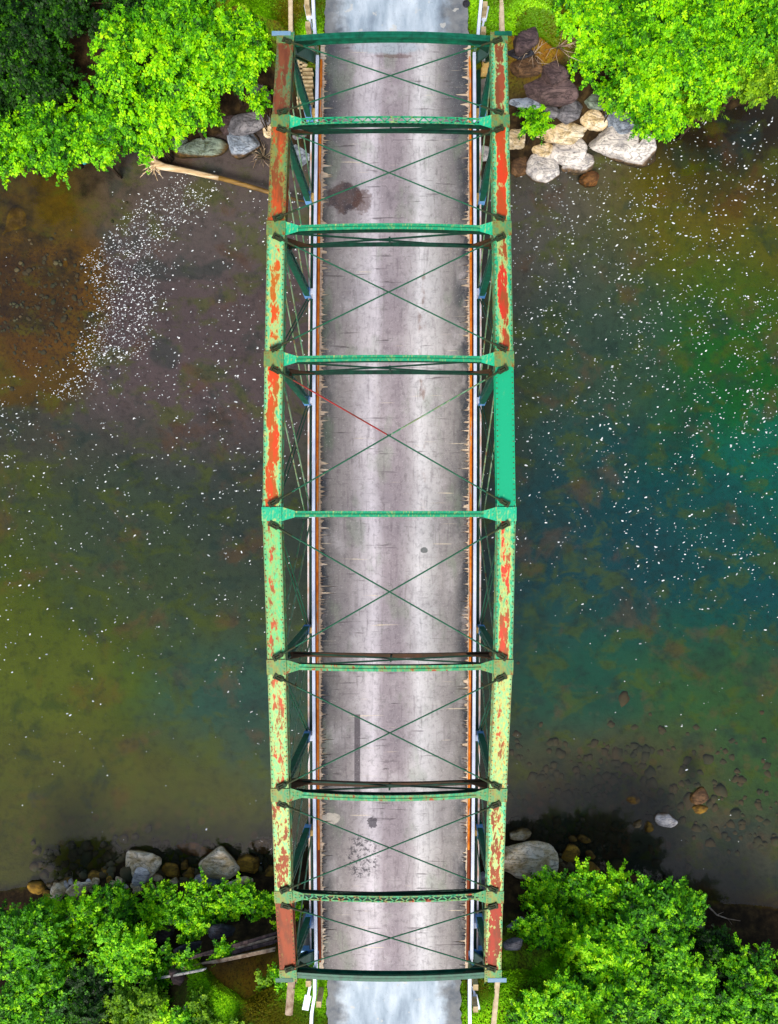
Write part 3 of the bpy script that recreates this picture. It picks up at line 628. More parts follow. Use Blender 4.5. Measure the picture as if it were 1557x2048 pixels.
# top laterals with clevises ------------------------------------------------
for i in range(8):
    for s in (-1, 1):
        A, B = top(i, s), top(i + 1, -s)
        d0 = (top(i + 1, s) - A).normalized() * (.22 if i else .1); d1 = (top(i, -s) - B).normalized() * .22
        A2 = A + d0 + Vector((0, 0, .05)); B2 = B + d1 + Vector((0, 0, .05))
        dz = Vector((0, 0, .012 * s)); mw, L = frame(A2 + dz, B2 + dz)
        b = MB(); hm = L * (.49 if i == 3 else .02); b.tube([(0, 0, 0), (0, hm, 0)], .0165, 8, 1 if i == 3 else 0); b.tube([(0, hm, 0), (0, L, 0)], .0165, 8)
        o = b.build('lateral_rod', [M['rod'], M['rod_red'] if s < 0 else M['bar']], BR, mw, local=True)
        for y0 in (0, L):
            b = MB(); sg = 1 if y0 == 0 else -1
            for sx in (-1, 1): b.box((sx * .045, y0 + sg * .05, -.02), (.024, .2, .07))
            b.box((0, y0 - sg * .04, -.02), (.13, .05, .08)); b.box((0, y0 + sg * .14, 0), (.07, .06, .06)); b.tube([(0, y0, 0), (0, y0 + sg * .5, 0)], .024, 8)
            b.build('clevis', M['clevis'], o, mw, local=True)

# timber ends and blocks seen beside the north end
b = MB()
for k in range(12):
    py = 122 + k * 8.2; q = at(612, py, -.2); b.box((q.x - .02, q.y, -.25), (.42 + .1 * random.random(), .05, .14))
b.box(at(603, 160, -.25), (.09, 1.2, .14)); b.build('deck_timber_ends', M['pale_timber'], BR)
for px, py, c_ in ((972, 118, 'galv'), (971, 133, 'box_tan'), (969, 144, 'box_tan')):
    b = MB(); q = at(px, py, -.15); b.box(q, (.19, .16, .2)); b.box(q + Vector((0, 0, .11)), (.15, .12, .02)); b.build('bearing_block', M[c_], BR)
# floor beams below the deck
for i in range(9):
    f0, f1 = foot(i, -1), foot(i, 1); b = MB(); p0 = Vector((f0.x - .1, f0.y, -.42)); p1 = Vector((f1.x + .1, f1.y, -.42))
    b.bar(p0, p1, .14, .03); b.bar(p0 - Vector((0, 0, .2)), p1 - Vector((0, 0, .2)), .02, .37); b.bar(p0 - Vector((0, 0, .4)), p1 - Vector((0, 0, .4)), .14, .03); b.build('floor_beam', M['deep_green'], BR)

# ------------------------------------------------------------------ abutments, wing walls, road, approach rails
for e, lab in ((1, 'stone coloured concrete abutment under the upper end of the bridge'), (-1, 'concrete abutment under the lower end of the bridge beside the olive turf')):
    y0 = 12.95 if e > 0 else -12.75; b = MB(); b.box((XC, y0 + e * .75, -3.1), (5.9, 1.2, 4.6)); b.box((XC, y0 + e * 1.05, -.62), (5.6, .5, .5))
    tag(b.build('abutment', M['concrete_grey']), lab, 'abutment', 'bridge abutments')
for pxa, pya, pxb, pyb, w, lab, m in ((581, -60, 582, 72, .13, 'pale narrow wing wall top beside the grass left of the upper bridge end', 'concrete'), (1001, -60, 1005, 72, .15, 'cream wing wall top beside the lime grass right of the upper bridge end', 'concrete'),
        (584, 1956, 578, 2030, .22, 'brown and pink weathered wing wall top left of the lower bridge end', 'old_wood'), (996, 1958, 987, 2060, .15, 'tan wing wall top by the bushes right of the lower bridge end', 'concrete')):
    a, c_ = at(pxa, pya, -.12), at(pxb, pyb, -.12); b = MB(); b.bar(a - Vector((0, 0, 1)), c_ - Vector((0, 0, 1)), w, 2.0, side=(1, 0, 0)); b.bar(a + Vector((0, 0, .012)), c_ + Vector((0, 0, .012)), w * .7, .03, side=(1, 0, 0))
    tag(b.build('wing_wall', M[m]), lab, 'wall', 'wing walls at the bridge ends')
b = MB()
def roadpatch(y0, y1, la, ra, lb, rb):
    n = 60; V_ = []
    for k in range(n + 1):
        py = y0 + (y1 - y0) * k / n; t_ = k / n; jl = random.uniform(-3, 3); jr = random.uniform(-3, 3)
        V_ += [at(la + (lb - la) * t_ + jl, py, -.02), at(ra + (rb - ra) * t_ + jr, py, -.02), at(la + (lb - la) * t_ + jl, py, -.2), at(ra + (rb - ra) * t_ + jr, py, -.2)]
    b.add(V_, [f for k in range(n) for f in [(k * 4, k * 4 + 4, k * 4 + 5, k * 4 + 1), (k * 4, k * 4 + 2, k * 4 + 6, k * 4 + 4), (k * 4 + 1, k * 4 + 5, k * 4 + 7, k * 4 + 3)]])
roadpatch(75, -420, 648, 937, 658, 930); roadpatch(1954.5, 2500, 656, 921, 648, 925)
b.add([at(651, -420, -.02), at(935, -420, -.02), (3, 400, -.02), (-2, 400, -.02)], [(0, 1, 2, 3)]); b.add([at(651, 2500, -.02), at(925, 2500, -.02), (3, -400, -.02), (-2, -400, -.02)], [(3, 2, 1, 0)])
tag(b.build('approach_road', M['road']), kind='structure')

def arail(pts, lab, posts, plates):
    root = empty('guard_rail', at(pts[0][0], pts[0][1], -.15)); tag(root, lab, 'guard rail', 'approach guard rails')
    P_ = [at(x, y, .62) for x, y in pts]
    b = MB()
    for a, c_ in zip(P_[:-1], P_[1:]):
        for dz in (0, -.14): b.bar(a + Vector((0, 0, dz)), c_ + Vector((0, 0, dz)), .085, .1)
        b.bar(a + Vector((0, 0, -.09)), c_ + Vector((0, 0, -.09)), .035, .14)
    b.build('rail', M['galv'], root)
    for (px, py, ox) in posts:
        q = at(px, py, .5); b = MB(); b.box((q.x + ox, q.y, .12), (.14, .17, .9)); b.box((q.x + ox * .5, q.y, .5), (abs(ox) + .06, .09, .12)); b.build('post', M['pale_timber'], root)
    for (x0, y0, x1, y1, w) in plates:
        a, c_ = at(x0, y0, .1), at(x1, y1, .1); b = MB(); b.bar(a, c_, w, .05); e_ = (a - c_).normalized() * .22
        b.bar(a - e_, a + e_, w * 2.4, .03); b.build('anchor_plate', M['galv'], root)
arail([(631, 76), (628, 30), (624, -60)], 'white guard rail on grass at the upper left end of the bridge', [(618, 52, -.02), (616, 8, -.02)], [(617, 24, 624, 60, .07)])
arail([(956, 80), (959, 40), (963, 0), (966, -60)], 'pale blue-white guard rail on grass at the upper right end of the bridge', [(965, 62, .03), (968, 12, .03)], [(971, 27, 965, 56, .06)])
arail([(630, 1935), (630, 1990), (624, 2025), (620, 2100)], 'white guard rail bending outward at the lower left end of the bridge', [(621, 1965, -.05), (637, 2006, .02)], [(614, 2005, 621, 1970, .08)])
arail([(940, 1950), (940, 2010), (941, 2100)], 'straight white guard rail at the lower right end of the bridge', [(948, 1972, .05), (948, 2016, .05)], [(953, 2004, 946, 1972, .06)])
# road drain hole cover
b = MB(); q = at(933, 8, -.02); b.tube([q + Vector((0, 0, .001)), q + Vector((0, 0, .02))], .11, 14); b.tube([q + Vector((0, 0, .02)), q + Vector((0, 0, .028))], .08, 14)
tag(b.build('drain_cover', R['dark']), 'small dark round cover at the edge of the upper road', 'drain cover')

# ------------------------------------------------------------------ rocks
def ico(n):
    import bmesh
    bm = bmesh.new(); bmesh.ops.create_icosphere(bm, subdivisions=n, radius=1); v = np.array([tuple(x.co) for x in bm.verts]); f = np.array([[x.index for x in q.verts] for q in bm.faces]); bm.free(); return v, f
ICO = {3: ico(3), 4: ico(4)}
def rock_shape(lv, seed, nplanes=11):
    g = np.random.default_rng(seed); v, f = ICO[lv]; n = g.normal(size=(nplanes, 3)); n /= np.linalg.norm(n, axis=1)[:, None]
    n = np.vstack([n, [[.05, .02, 1]]]); h = g.uniform(.55, .9, nplanes + 1); h[-1] = .62
    d = v @ n.T; r = np.where(d > .05, h[None, :] / np.maximum(d, .05), 9)
    rr = -np.log(np.exp(-38 * np.minimum(r, 3)).sum(1) + np.exp(-38 * 1.05)) / 38
    o = v * rr[:, None]
    w = np.array([mnoise.fractal(Vector(x * 2.1) + Vector((seed, 0, 0)), 1, 2, 4) for x in v]); return o * (1 + .06 * w[:, None]), f
rk = 0
def rock(px, py, w, h, ang, kind, lab, z=None, zr=.55, nm='boulder', group='boulders on the river banks'):
    global rk; rk += 1
    if z is None: p = on_ground(px, py); p.z = max(p.z, WZ - .02)
    else: p = at(px, py, WZ + z)
    k = (H - p.z) / F; sx, sy = w * k / 2 * 1.22, h * k / 2 * 1.22; sz = min(sx, sy) * zr * 1.5
    v, f = rock_shape(4 if max(w, h) > 45 else 3, 100 + rk); v = v * [sx, sy, sz]
    a = math.radians(ang); v = v @ np.array([[math.cos(a), math.sin(a), 0], [-math.sin(a), math.cos(a), 0], [0, 0, 1]])
    o = np_mesh(nm, v, f, R[kind], None, Matrix.Translation(p + Vector((0, 0, sz * .18))), smooth=True)
    o.data.shade_smooth() if False else None
    tag(o, lab, 'rock', group); return o
RK = [
 (1243, 288, 152, 82, -4, 'pale', 'largest pale boulder at the waterline right of the bridge under hanging leaves'),
 (1238, 243, 58, 58, 10, 'blue', 'smooth blue-grey stone leaning on the largest pale boulder'),
 (1090, 341, 66, 50, 0, 'pale', 'pale blocky boulder standing in the water nearest the right truss, with wet brown foot'),
 (1158, 335, 62, 32, 12, 'pale', 'flat diamond shaped pale stone lying in the water left of the largest boulder'),
 (1128, 300, 72, 56, -20, 'pale', 'rounded pale pink boulder in the middle of the right upper pile'),
 (1122, 264, 112, 40, -2, 'tan', 'long cream slab above the rounded pale pink boulder'),
 (1083, 303, 44, 36, -40, 'tan', 'small cracked cream stone above the blocky boulder'),
 (1137, 223, 56, 48, 10, 'grey', 'grey angular boulder between the dark slab and the cream one'),
 (1187, 238, 50, 42, -35, 'tan', 'beige egg shaped boulder beside the grey angular one'),
 (1072, 222, 80, 34, -10, 'grey', 'low grey rock with white veins below the large purple-brown boulder'),
 (1082, 175, 122, 52, -14, 'purple', 'large purple-brown boulder right of the upper truss end'),
 (1048, 206, 64, 22, -14, 'blue', 'thin slate blue rock wedged under the large purple-brown boulder'),
 (1052, 132, 62, 42, -15, 'brown', 'brown boulder with rusty edge above the large purple-brown boulder'),
 (1102, 147, 60, 50, 0, 'purple', 'dark purple boulder in shade beside the rusty edged one'),
 (1046, 82, 50, 48, 10, 'purple', 'weathered boulder nearest the orange moss at the upper right'),
 (1040, 107, 60, 26, 0, 'dark', 'dark flat rock under the weathered boulder by the orange moss'),
 (1031, 274, 38, 62, 5, 'tan', 'pinkish boulder half hidden by the right truss chord'),
 (1190, 200, 64, 34, -8, 'green', 'mossy grey rock at the foot of the right upper bushes'),
 (1178, 359, 40, 26, 0, 'rust', 'orange-brown stone just under the water by the flat diamond stone', -.05),
 (1040, 332, 42, 44, 0, 'brown', 'dark brown stone just under water beside the right truss', -.08),
 (402, 304, 92, 34, 8, 'green', 'flat wedge shaped green-grey stone above the driftwood log'),
 (488, 296, 64, 48, -8, 'blue', 'blue-grey boulder beside the wedge shaped stone, left of the bridge'),
 (505, 240, 84, 38, 25, 'grey', 'long slanting grey boulder left of the upper truss'),
 (463, 247, 46, 36, 20, 'purple', 'dark boulder at the left end of the long slanting one'),
 (522, 183, 34, 48, 30, 'grey', 'mossy dark grey boulder among leaves beside the upper left chord'),
 (542, 258, 28, 44, -20, 'tan', 'pale stone half hidden behind the left chord'),
 (602, 308, 52, 66, -8, 'blue', 'broad pale slab seen between the left truss and the rail', None, .3),
 (598, 265, 40, 30, 10, 'grey', 'grey stone above the broad pale slab inside the left truss'),
 (968, 300, 24, 44, 0, 'pale', 'pale stone seen between the right rail and the right truss at the upper bank'),
 (360, 284, 28, 24, 0, 'green', 'small mossy stone at the tip of the left upper bushes'),
 (294, 1719, 62, 54, -25, 'tan', 'golden tan boulder with pale lower corner on the lower left shore'),
 (440, 1724, 74, 60, 15, 'tan', 'largest rounded boulder of the lower left shore, pale below and gold above'),
 (497, 1729, 54, 36, -5, 'gold', 'flat brown boulder right of the largest one on the lower left shore', -.06),
 (284, 1753, 44, 40, -20, 'pale', 'pale grey block under the golden tan boulder'),
 (346, 1739, 36, 28, -30, 'gold', 'brown stone between the golden and the largest boulder', -.05),
 (381, 1746, 20, 24, 10, 'gold', 'narrow brown stone left of the largest lower left boulder', -.04),
 (388, 1697, 72, 24, -3, 'rust', 'long reddish slab under water above the lower left shore', -.22),
 (224, 1751, 42, 26, -30, 'gold', 'slanting olive-brown stone left of the pale grey block', -.04),
 (195, 1756, 28, 40, -10, 'gold', 'upright olive-brown stone among the lower left row', -.04),
 (256, 1758, 18, 34, 0, 'gold', 'slim brown stone beside the pale grey block', -.03),
 (160, 1779, 50, 34, 15, 'tan', 'cream boulder with gold crest in the lower left row'),
 (118, 1785, 30, 34, -35, 'tan', 'small cream boulder left of the gold crested one'),
 (80, 1773, 38, 26, -20, 'gold', 'leftmost olive-brown stone of the lower left shore', -.03),
 (233, 1778, 28, 18, 5, 'tan', 'little cream stone at the edge of the lower left leaves'),
 (314, 1752, 26, 16, 0, 'tan', 'small cream stone touching the golden tan boulder'),
 (425, 1763, 50, 20, 5, 'blue', 'low blue-grey rock at the foot of the largest lower left boulder'),
 (480, 1768, 56, 26, 0, 'tan', 'tan rock half buried in leaves near the lower left chord'),
 (522, 1692, 44, 28, 10, 'brown', 'reddish brown stone under water beside the lower left chord', -.2),
 (544, 1741, 26, 22, 0, 'gold', 'small brown stone touching the lower left chord', -.03),
 (450, 1864, 54, 28, -5, 'dark', 'dark blue boulder with white vein among the lower left bushes'),
 (332, 1868, 38, 32, -10, 'purple', 'dark purple boulder in the gap of the lower left bushes'),
 (290, 1876, 62, 32, 5, 'purple', 'dark brown rock left of the dark purple boulder'),
 (385, 1893, 66, 22, 12, 'dark', 'long black rock along the old planks'),
 (312, 1957, 62, 24, -12, 'dark', 'slate blue rock below the end of the old planks'),
 (360, 1954, 44, 24, -20, 'purple', 'purple-grey rock beside the slate blue one below the planks'),
 (1036, 1666, 48, 26, -2, 'tan', 'oblong gold and cream stone in the water beside the lower right chord'),
 (1055, 1728, 104, 84, 0, 'tan', 'largest pale domed boulder right of the lower truss above the bushes'),
 (1139, 1709, 38, 36, 10, 'gold', 'brown block in dark water right of the domed boulder', -.05),
 (1176, 1731, 42, 28, -8, 'gold', 'squared brown stone touching the lower right bushes', -.05),
 (1182, 1708, 20, 14, -30, 'gold', 'tiny brown stone between the two brown blocks', -.04),
 (1146, 1676, 14, 13, 0, 'gold', 'tiny square stone above the brown block', -.04),
 (1167, 1678, 26, 14, -20, 'gold', 'small slanted stone in the dark shallows above the bushes', -.05),
 (1272, 1755, 28, 16, 0, 'brown', 'pinkish brown stone at the dark edge of the lower right bushes'),
 (1316, 1619, 38, 27, 0, 'pale', 'pale round stone standing out of the water at the lower right'),
 (1378, 1569, 36, 26, 25, 'brown', 'brown stone with pale edge, highest of the few in the right shallows'),
 (1378, 1596, 28, 16, 15, 'gold', 'golden stone just below the brown one in the right shallows'),
 (1286, 1638, 17, 22, 35, 'gold', 'small leaning brown stone left of the pale round one'),
 (1264, 1631, 18, 13, 25, 'tan', 'little tan pointed stone, leftmost above water in the right shallows'),
 (1265, 1600, 26, 18, 15, 'gold', 'yellow-brown stone under water in the right shallows', -.1),
 (1036, 1849, 52, 26, 15, 'blue', 'slate blue slab between the lower right chord and the bushes'),
 (1026, 1890, 44, 24, 25, 'grey', 'grey streaked slab beneath the slate blue one by the lower right chord'),
 (966, 1768, 34, 44, 0, 'grey', 'grey rock between the lower right rail and truss'),
]
for r_ in RK:
    z = r_[7] if len(r_) > 7 else None; zr = r_[8] if len(r_) > 8 else .55
    rock(*r_[:7], z=z, zr=zr)
# small cobbles along the lower left shore, in shared groups
for k in range(44):
    px = random.uniform(90, 420); py = 1775 - (px - 120) * .06 + random.uniform(-14, 14); s_ = random.uniform(7, 15)
    rock(px, py, s_ * 1.3, s_, random.uniform(0, 180), random.choice(['tan', 'pale', 'tan', 'gold']), 'small loose cobble on the lower left shore beside the bigger rocks', nm='cobble', group='small cobbles of the lower left shore')
for k in range(14):
    px = random.uniform(350, 420); py = random.uniform(1715, 1765); s_ = random.uniform(8, 17)
    rock(px, py, s_ * 1.2, s_, random.uniform(0, 180), 'gold', 'small brown wet stone left of the largest rounded boulder', z=-.04, nm='cobble', group='small wet stones by the largest boulder')
# river bottom stones: uncountable
VV, FF = [], []; nb = 0
v0, f0 = rock_shape(3, 5, 9); v1, f1 = rock_shape(3, 6, 9)
import bmesh
sv, sf = ico(2)
def scatter(n, fn, smin, smax, dz):
    global nb
    for _ in range(n):
        px, py = fn(); p = at(px, py, WZ - 1.0)
        for _k in range(6): p = at(px, py, float(terrain(p.x, p.y)))
        s_ = random.uniform(smin, smax) * (1 if random.random() < .8 else 1.6); a = random.uniform(0, 6.28)
        w = 1 + .16 * np.sin(sv @ np.array([3.1, 4.2, 2.2]) + a); q = sv * w[:, None] * [s_ * random.uniform(.8, 1.5), s_, s_ * .6]
        q = q @ np.array([[math.cos(a), math.sin(a), 0], [-math.sin(a), math.cos(a), 0], [0, 0, 1]])
        VV.append(q + np.array([p.x, p.y, p.z + dz * s_])); FF.append(sf + nb); nb += len(sv)
scatter(200, lambda: (random.gauss(1240, 140), random.gauss(1585, 70)), .05, .17, -.25)
scatter(160, lambda: (random.uniform(1030, 1557), random.uniform(1480, 1700)), .05, .13, -.25)
scatter(200, lambda: (random.uniform(60, 550), random.gauss(1715, 22)), .05, .16, .1)
scatter(120, lambda: (random.uniform(1060, 1250), random.gauss(1690, 24)), .05, .13, .1)
scatter(260, lambda: (random.gauss(90, 70), random.gauss(610, 60)), .02, .06, .2)
t = NT('bottom_stones', .8); o_ = t.pos(); t.color(t.ramp(t.noise(o_, 1.7, 3, .5), [(.3, '3c3e28'), (.45, '4c482e'), (.6, '58482c'), (.75, '4c5434')])); t.bump(t.noise(o_, 12, 4), .4, .02)
tag(np_mesh('river_stones', np.vstack(VV), np.vstack(FF), t.m, smooth=True), kind='stuff')

# ------------------------------------------------------------------ driftwood, planks, litter
M['drift'] = NT('x').m
t = NT('driftwood', .8); o_ = t.obj(); t.color(t.ramp(t.noise(t.scale(o_, (1.2, 9, 9)), 1, 5, .6), [(.3, '8c6a40'), (.5, 'd0b48a'), (.7, 'ecdcc4')])); t.bump(t.noise(t.scale(o_, (2, 20, 20)), 1, 4), .5, .02); M['drift'] = t.m
t = NT('wet_wood', .6); o_ = t.obj(); t.color(t.ramp(t.noise(t.scale(o_, (1.2, 9, 9)), 1, 5, .6), [(.3, '4c3818'), (.6, '8c6c34')])); M['wetwood'] = t.m
lg = empty('driftwood_log', at(330, 332, WZ)); tag(lg, 'bleached driftwood log with torn roots lying in the shallows left of the bridge', 'log')
lp = [(312, 328, .32), (330, 334, .28), (370, 341, .22), (410, 350, .15), (438, 356, .08)]
b = MB(); b.tube([at(x, y, WZ + z) for x, y, z in lp], [.17, .12, .095, .09, .085], 12); b.build('trunk', M['drift'], lg, smooth=True)
b = MB(); b.tube([at(x, y, WZ + z) for x, y, z in [(436, 355, .08), (480, 367, .02), (530, 382, -.03), (575, 395, -.05), (614, 404, -.08)]], [.085, .082, .08, .07, .03], 12); b.build('wet_trunk', M['wetwood'], lg, smooth=True)
b = MB(); c0 = at(312, 328, WZ + .33)
for k in range(30):
    a = math.radians(random.uniform(80, 290)); L = random.uniform(.25, .62); p1 = c0 + Vector((math.cos(a) * L * .5, math.sin(a) * L * .5, random.uniform(-.2, .2))); p2 = c0 + Vector((math.cos(a + random.uniform(-.6, .6)) * L, math.sin(a + random.uniform(-.6, .6)) * L, random.uniform(-.3, .25)))
    b.tube([c0 + Vector((random.uniform(-.1, .1), random.uniform(-.12, .12), 0)), p1, p2], [.06 if k < 8 else .03, .035 if k < 8 else .015, .008], 6)
b.build('roots', M['drift'], lg, smooth=True)
# dead twigs
def twigs(px, py, n, L, lab, z=.15, mat='old_wood', spread=360):
    p = on_ground(px, py, z); b = MB()
    for k in range(n):
        a = random.uniform(0, math.radians(spread)); l_ = L * random.uniform(.4, 1); q = p + Vector((math.cos(a) * l_ * .5, math.sin(a) * l_ * .5, random.uniform(.05, .3))); q2 = p + Vector((math.cos(a + .3) * l_, math.sin(a + .3) * l_, random.uniform(0, .4)))
        b.tube([p, q, q2], [.018, .012, .004], 5); b.tube([q, q + (q2 - q).cross(Vector((0, 0, 1))) * .5 + (q2 - q) * .4], [.008, .003], 4)
    tag(b.build('dead_branch', M[mat], smooth=True), lab, 'branch', 'dead branches on the banks')
twigs(530, 318, 26, .75, 'tangle of pale dead twigs beside the left chord by the blue-grey boulder')
twigs(1115, 100, 16, 1.1, 'bare dead branches above the dark boulders at the upper right')
twigs(1190, 120, 12, .9, 'thin brown twigs poking from the upper right bushes near the dark boulders')
twigs(1065, 115, 10, .7, 'short dead twigs over the dark flat rock by the right truss end')
b = MB(); pp = [on_ground(1395, 1785, .9), on_ground(1420, 1812, .6), on_ground(1450, 1830, .25), on_ground(1478, 1838, .12)]; b.tube(pp, [.03, .025, .02, .008], 6); b.tube([pp[2], on_ground(1462, 1846, .1)], [.015, .004], 5); b.tube([pp[1], on_ground(1440, 1815, .3)], [.012, .004], 5)
tag(b.build('dead_branch', M['old_wood'], smooth=True), 'bare pale branch reaching over the mud at the lower right', 'branch', 'dead branches on the banks')
# old planks from the lower left chord
PL = [((283, 1945), (560, 1884), .10, 'old_wood', 'pale edged plank, lowest of the old planks at the lower left'), ((300, 1938), (562, 1868), .09, 'purple', 'dark rotten plank in the middle of the old planks'),
      ((330, 1924), (560, 1860), .06, 'old_wood', 'thin weathered plank next above the dark rotten one'), ((380, 1905), (560, 1852), .09, 'purple', 'short dark plank, topmost of the old planks by the chord'), ((285, 1950), (420, 1922), .05, 'pale', 'splintered white plank at the left tip of the old planks')]
for k, (a, c_, w, m, lab) in enumerate(PL):
    P0 = on_ground(*a, .28 + .02 * k); P1 = on_ground(*c_, .35 + .02 * k); n = 8; mw, L = frame(P0, P1); b = MB()
    for j in range(3): b.box(((j - 1) * w * .36, L / 2 + random.uniform(-.1, .1), j * .006), (w * .33, L * random.uniform(.93, 1), .05))
    tag(b.build('old_plank', M['old_wood'] if m == 'old_wood' else R[m], None, mw, local=True), lab, 'plank', 'old planks on the lower left bank')
# floating litter
lt = MB(); q = at(168, 322, WZ + .02); lt.tube([q + Vector((0, 0, -.03)), q + Vector((0, 0, .03)), q + Vector((0, 0, .06))], [.12, .13, .10], 14); lt.tube([q + Vector((0, 0, .06)), q + Vector((0, 0, .075))], [.07, .06], 12)
t = NT('teal_plastic', .35); t.color('3ab4c8'); tag(lt.build('floating_lid', t.m), 'teal round lid floating at the edge of the upper left leaves', 'lid')

# ------------------------------------------------------------------ Foam flecks, and water glitter at upper left imitated by flecks
pts = []
def dens(px, py):
    if px < 540:
        d = .18 * math.exp(-((py - 700) / 420) ** 2) + .05
        if py < 380 or (px < 220 and py < 720): d *= .05
        cx = np.interp(py, [380, 450, 520, 600, 700, 780], [360, 280, 215, 235, 205, 120]); d += 4.5 * math.exp(-((px - cx - 15) / 52) ** 2) * (1 if 375 < py < 720 else .25 if 340 < py < 800 else 0) * (1 if px > cx - 55 else 0)  # dense curved band: glitter on the ripples, built as pale flecks
        if py > 1350: d *= .4
        if py > 1560: d *= .2
        if px < 60 and 780 < py < 950: d += .3
    elif px < 1020: d = .14 if py < 1300 else .05
    else:
        d = .30 * math.exp(-((py - 560) / 380) ** 2) + .05; d += .25 * math.exp(-((px - 1500) / 140) ** 2 - ((py - 780) / 160) ** 2) + .22 * math.exp(-((py - 1130 - (px - 1300) * -.05) / 50) ** 2) * (px > 1250)
        d += .2 * math.exp(-((px - 1300) / 200) ** 2 - ((py - 420) / 90) ** 2)
        if py > 1290: d *= .2
        if py > 1480: d *= .15
    cl = mnoise.noise(Vector((px * .012, py * .012, 1))); cl2 = mnoise.noise(Vector((px * .04, py * .04, 5)))
    st_ = mnoise.noise(Vector((px * .05 + py * .02, py * .012 - px * .004, 8)))
    return (d if d > 1.2 else d * .42) * max(.2, 1 + .9 * cl + .6 * cl2 + .8 * st_)
fv, ff, k = [], [], 0
while k < 8600:
    px, py = random.uniform(-60, 1620), random.uniform(190, 1750)
    if random.random() > dens(px, py): continue
    p = at(px, py, WZ + .006)
    if float(terrain(p.x, p.y)) > WZ - .04: k += .2; continue
    r_ = min(.028, random.lognormvariate(-4.42, .45)) * (.9 if px < 400 else 1); a = random.gauss(.3, .5); asp = random.uniform(1, 2.4)
    for j in range(6):
        t_ = j * math.pi / 3; x = math.cos(t_) * r_ * asp * random.uniform(.7, 1.2); y = math.sin(t_) * r_ * random.uniform(.6, 1.2)
        fv.append((p.x + x * math.cos(a) - y * math.sin(a), p.y + x * math.sin(a) + y * math.cos(a), p.z))
    ff.append([len(fv) - 6 + j for j in range(6)]); k += 1
tag(np_mesh('foam_glint_flecks', np.array(fv), np.array(ff), M['foam_glint']), kind='stuff')

# ------------------------------------------------------------------ foliage
def leaves(C, Rr, n_sprig, size, g, droop=.25, thick=.45):
    """leaf mesh around lobes spread over a squashed crown"""
    nl = 26; u = g.uniform(-1, 1, (nl, 3)); u[:, 2] = np.abs(u[:, 2]); u /= np.linalg.norm(u, axis=1)[:, None]
    lc = u * Rr * g.uniform(.35, .90, (nl, 1)); lr = g.uniform(.17, .34, nl) * min(Rr[0], Rr[1])
    nt_ = max(n_sprig // 5, 4); k = g.integers(0, nl, nt_); d = g.normal(size=(nt_, 3)); d[:, 2] = np.abs(d[:, 2]) * .8; d /= np.linalg.norm(d, axis=1)[:, None]
    rad = lr[k] * (.9 - thick * g.uniform(0, 1, nt_) ** 1.8)
    P0 = C + lc[k] + d * rad[:, None] * [1, 1, .8]
    tw = d * [1, 1, .35] + g.normal(size=d.shape) * .45 * [1, 1, .4]; tw /= np.linalg.norm(tw, axis=1)[:, None]; tl_ = g.uniform(1.6, 3.6, nt_) * size
    st = np.linspace(0, 1, 5); P = (P0[:, None] + tw[:, None] * (tl_[:, None] * st)[..., None] - np.array([0, 0, 1]) * (tl_[:, None] * .25 * st ** 2)[..., None]).reshape(-1, 3)
    d = np.repeat(d, 5, 0); n_sprig = len(P); szs = np.tile(1.1 - .45 * st, nt_); k = np.repeat(k, 5)
    Nn = d * .5 + np.array([0, 0, .8]) + g.normal(size=d.shape) * .38; Nn /= np.linalg.norm(Nn, axis=1)[:, None]
    T = np.cross(Nn, g.normal(size=d.shape)); T /= np.linalg.norm(T, axis=1)[:, None]; B = np.cross(Nn, T)
    base_t = np.clip(g.normal(.45, .2, n_sprig) + np.repeat(g.normal(0, .2, nt_), 5) + g.normal(0, .12, nl)[k], 0, 1)
    nleaf = 5; Vs = []; tint = []
    base_t = np.clip(g.normal(.5, .2, n_sprig) + .25 * (d[:, 2] - .5) * 0 + g.normal(0, .12, nl)[k], 0, 1)
    for j in range(nleaf):
        a = j * 2 * math.pi / nleaf + g.uniform(-.4, .4, n_sprig); L = size * szs * g.uniform(.65, 1.25, n_sprig); w = L * g.uniform(.26, .38, n_sprig)
        D = T * np.cos(a)[:, None] + B * np.sin(a)[:, None]; S = np.cross(Nn, D); up = Nn * (g.uniform(-.15, .5, n_sprig))[:, None]
        b0 = P + D * (L * .12)[:, None]; mid = P + (D + up * .6) * (L * .6)[:, None]; tip = P + (D + up) * L[:, None] - np.array([0, 0, 1]) * (L * droop)[:, None]
        Vs.append(np.stack([b0, mid - S * w[:, None], tip, mid + S * w[:, None]], 1)); tint.append(np.repeat(np.clip(base_t + g.normal(0, .1, n_sprig), 0, 1)[:, None], 4, 1))
    V_ = np.concatenate(Vs).reshape(-1, 3); t_ = np.concatenate(tint).reshape(-1); F_ = np.arange(len(V_)).reshape(-1, 4); return V_, F_, t_, lc, lr
tk = 0
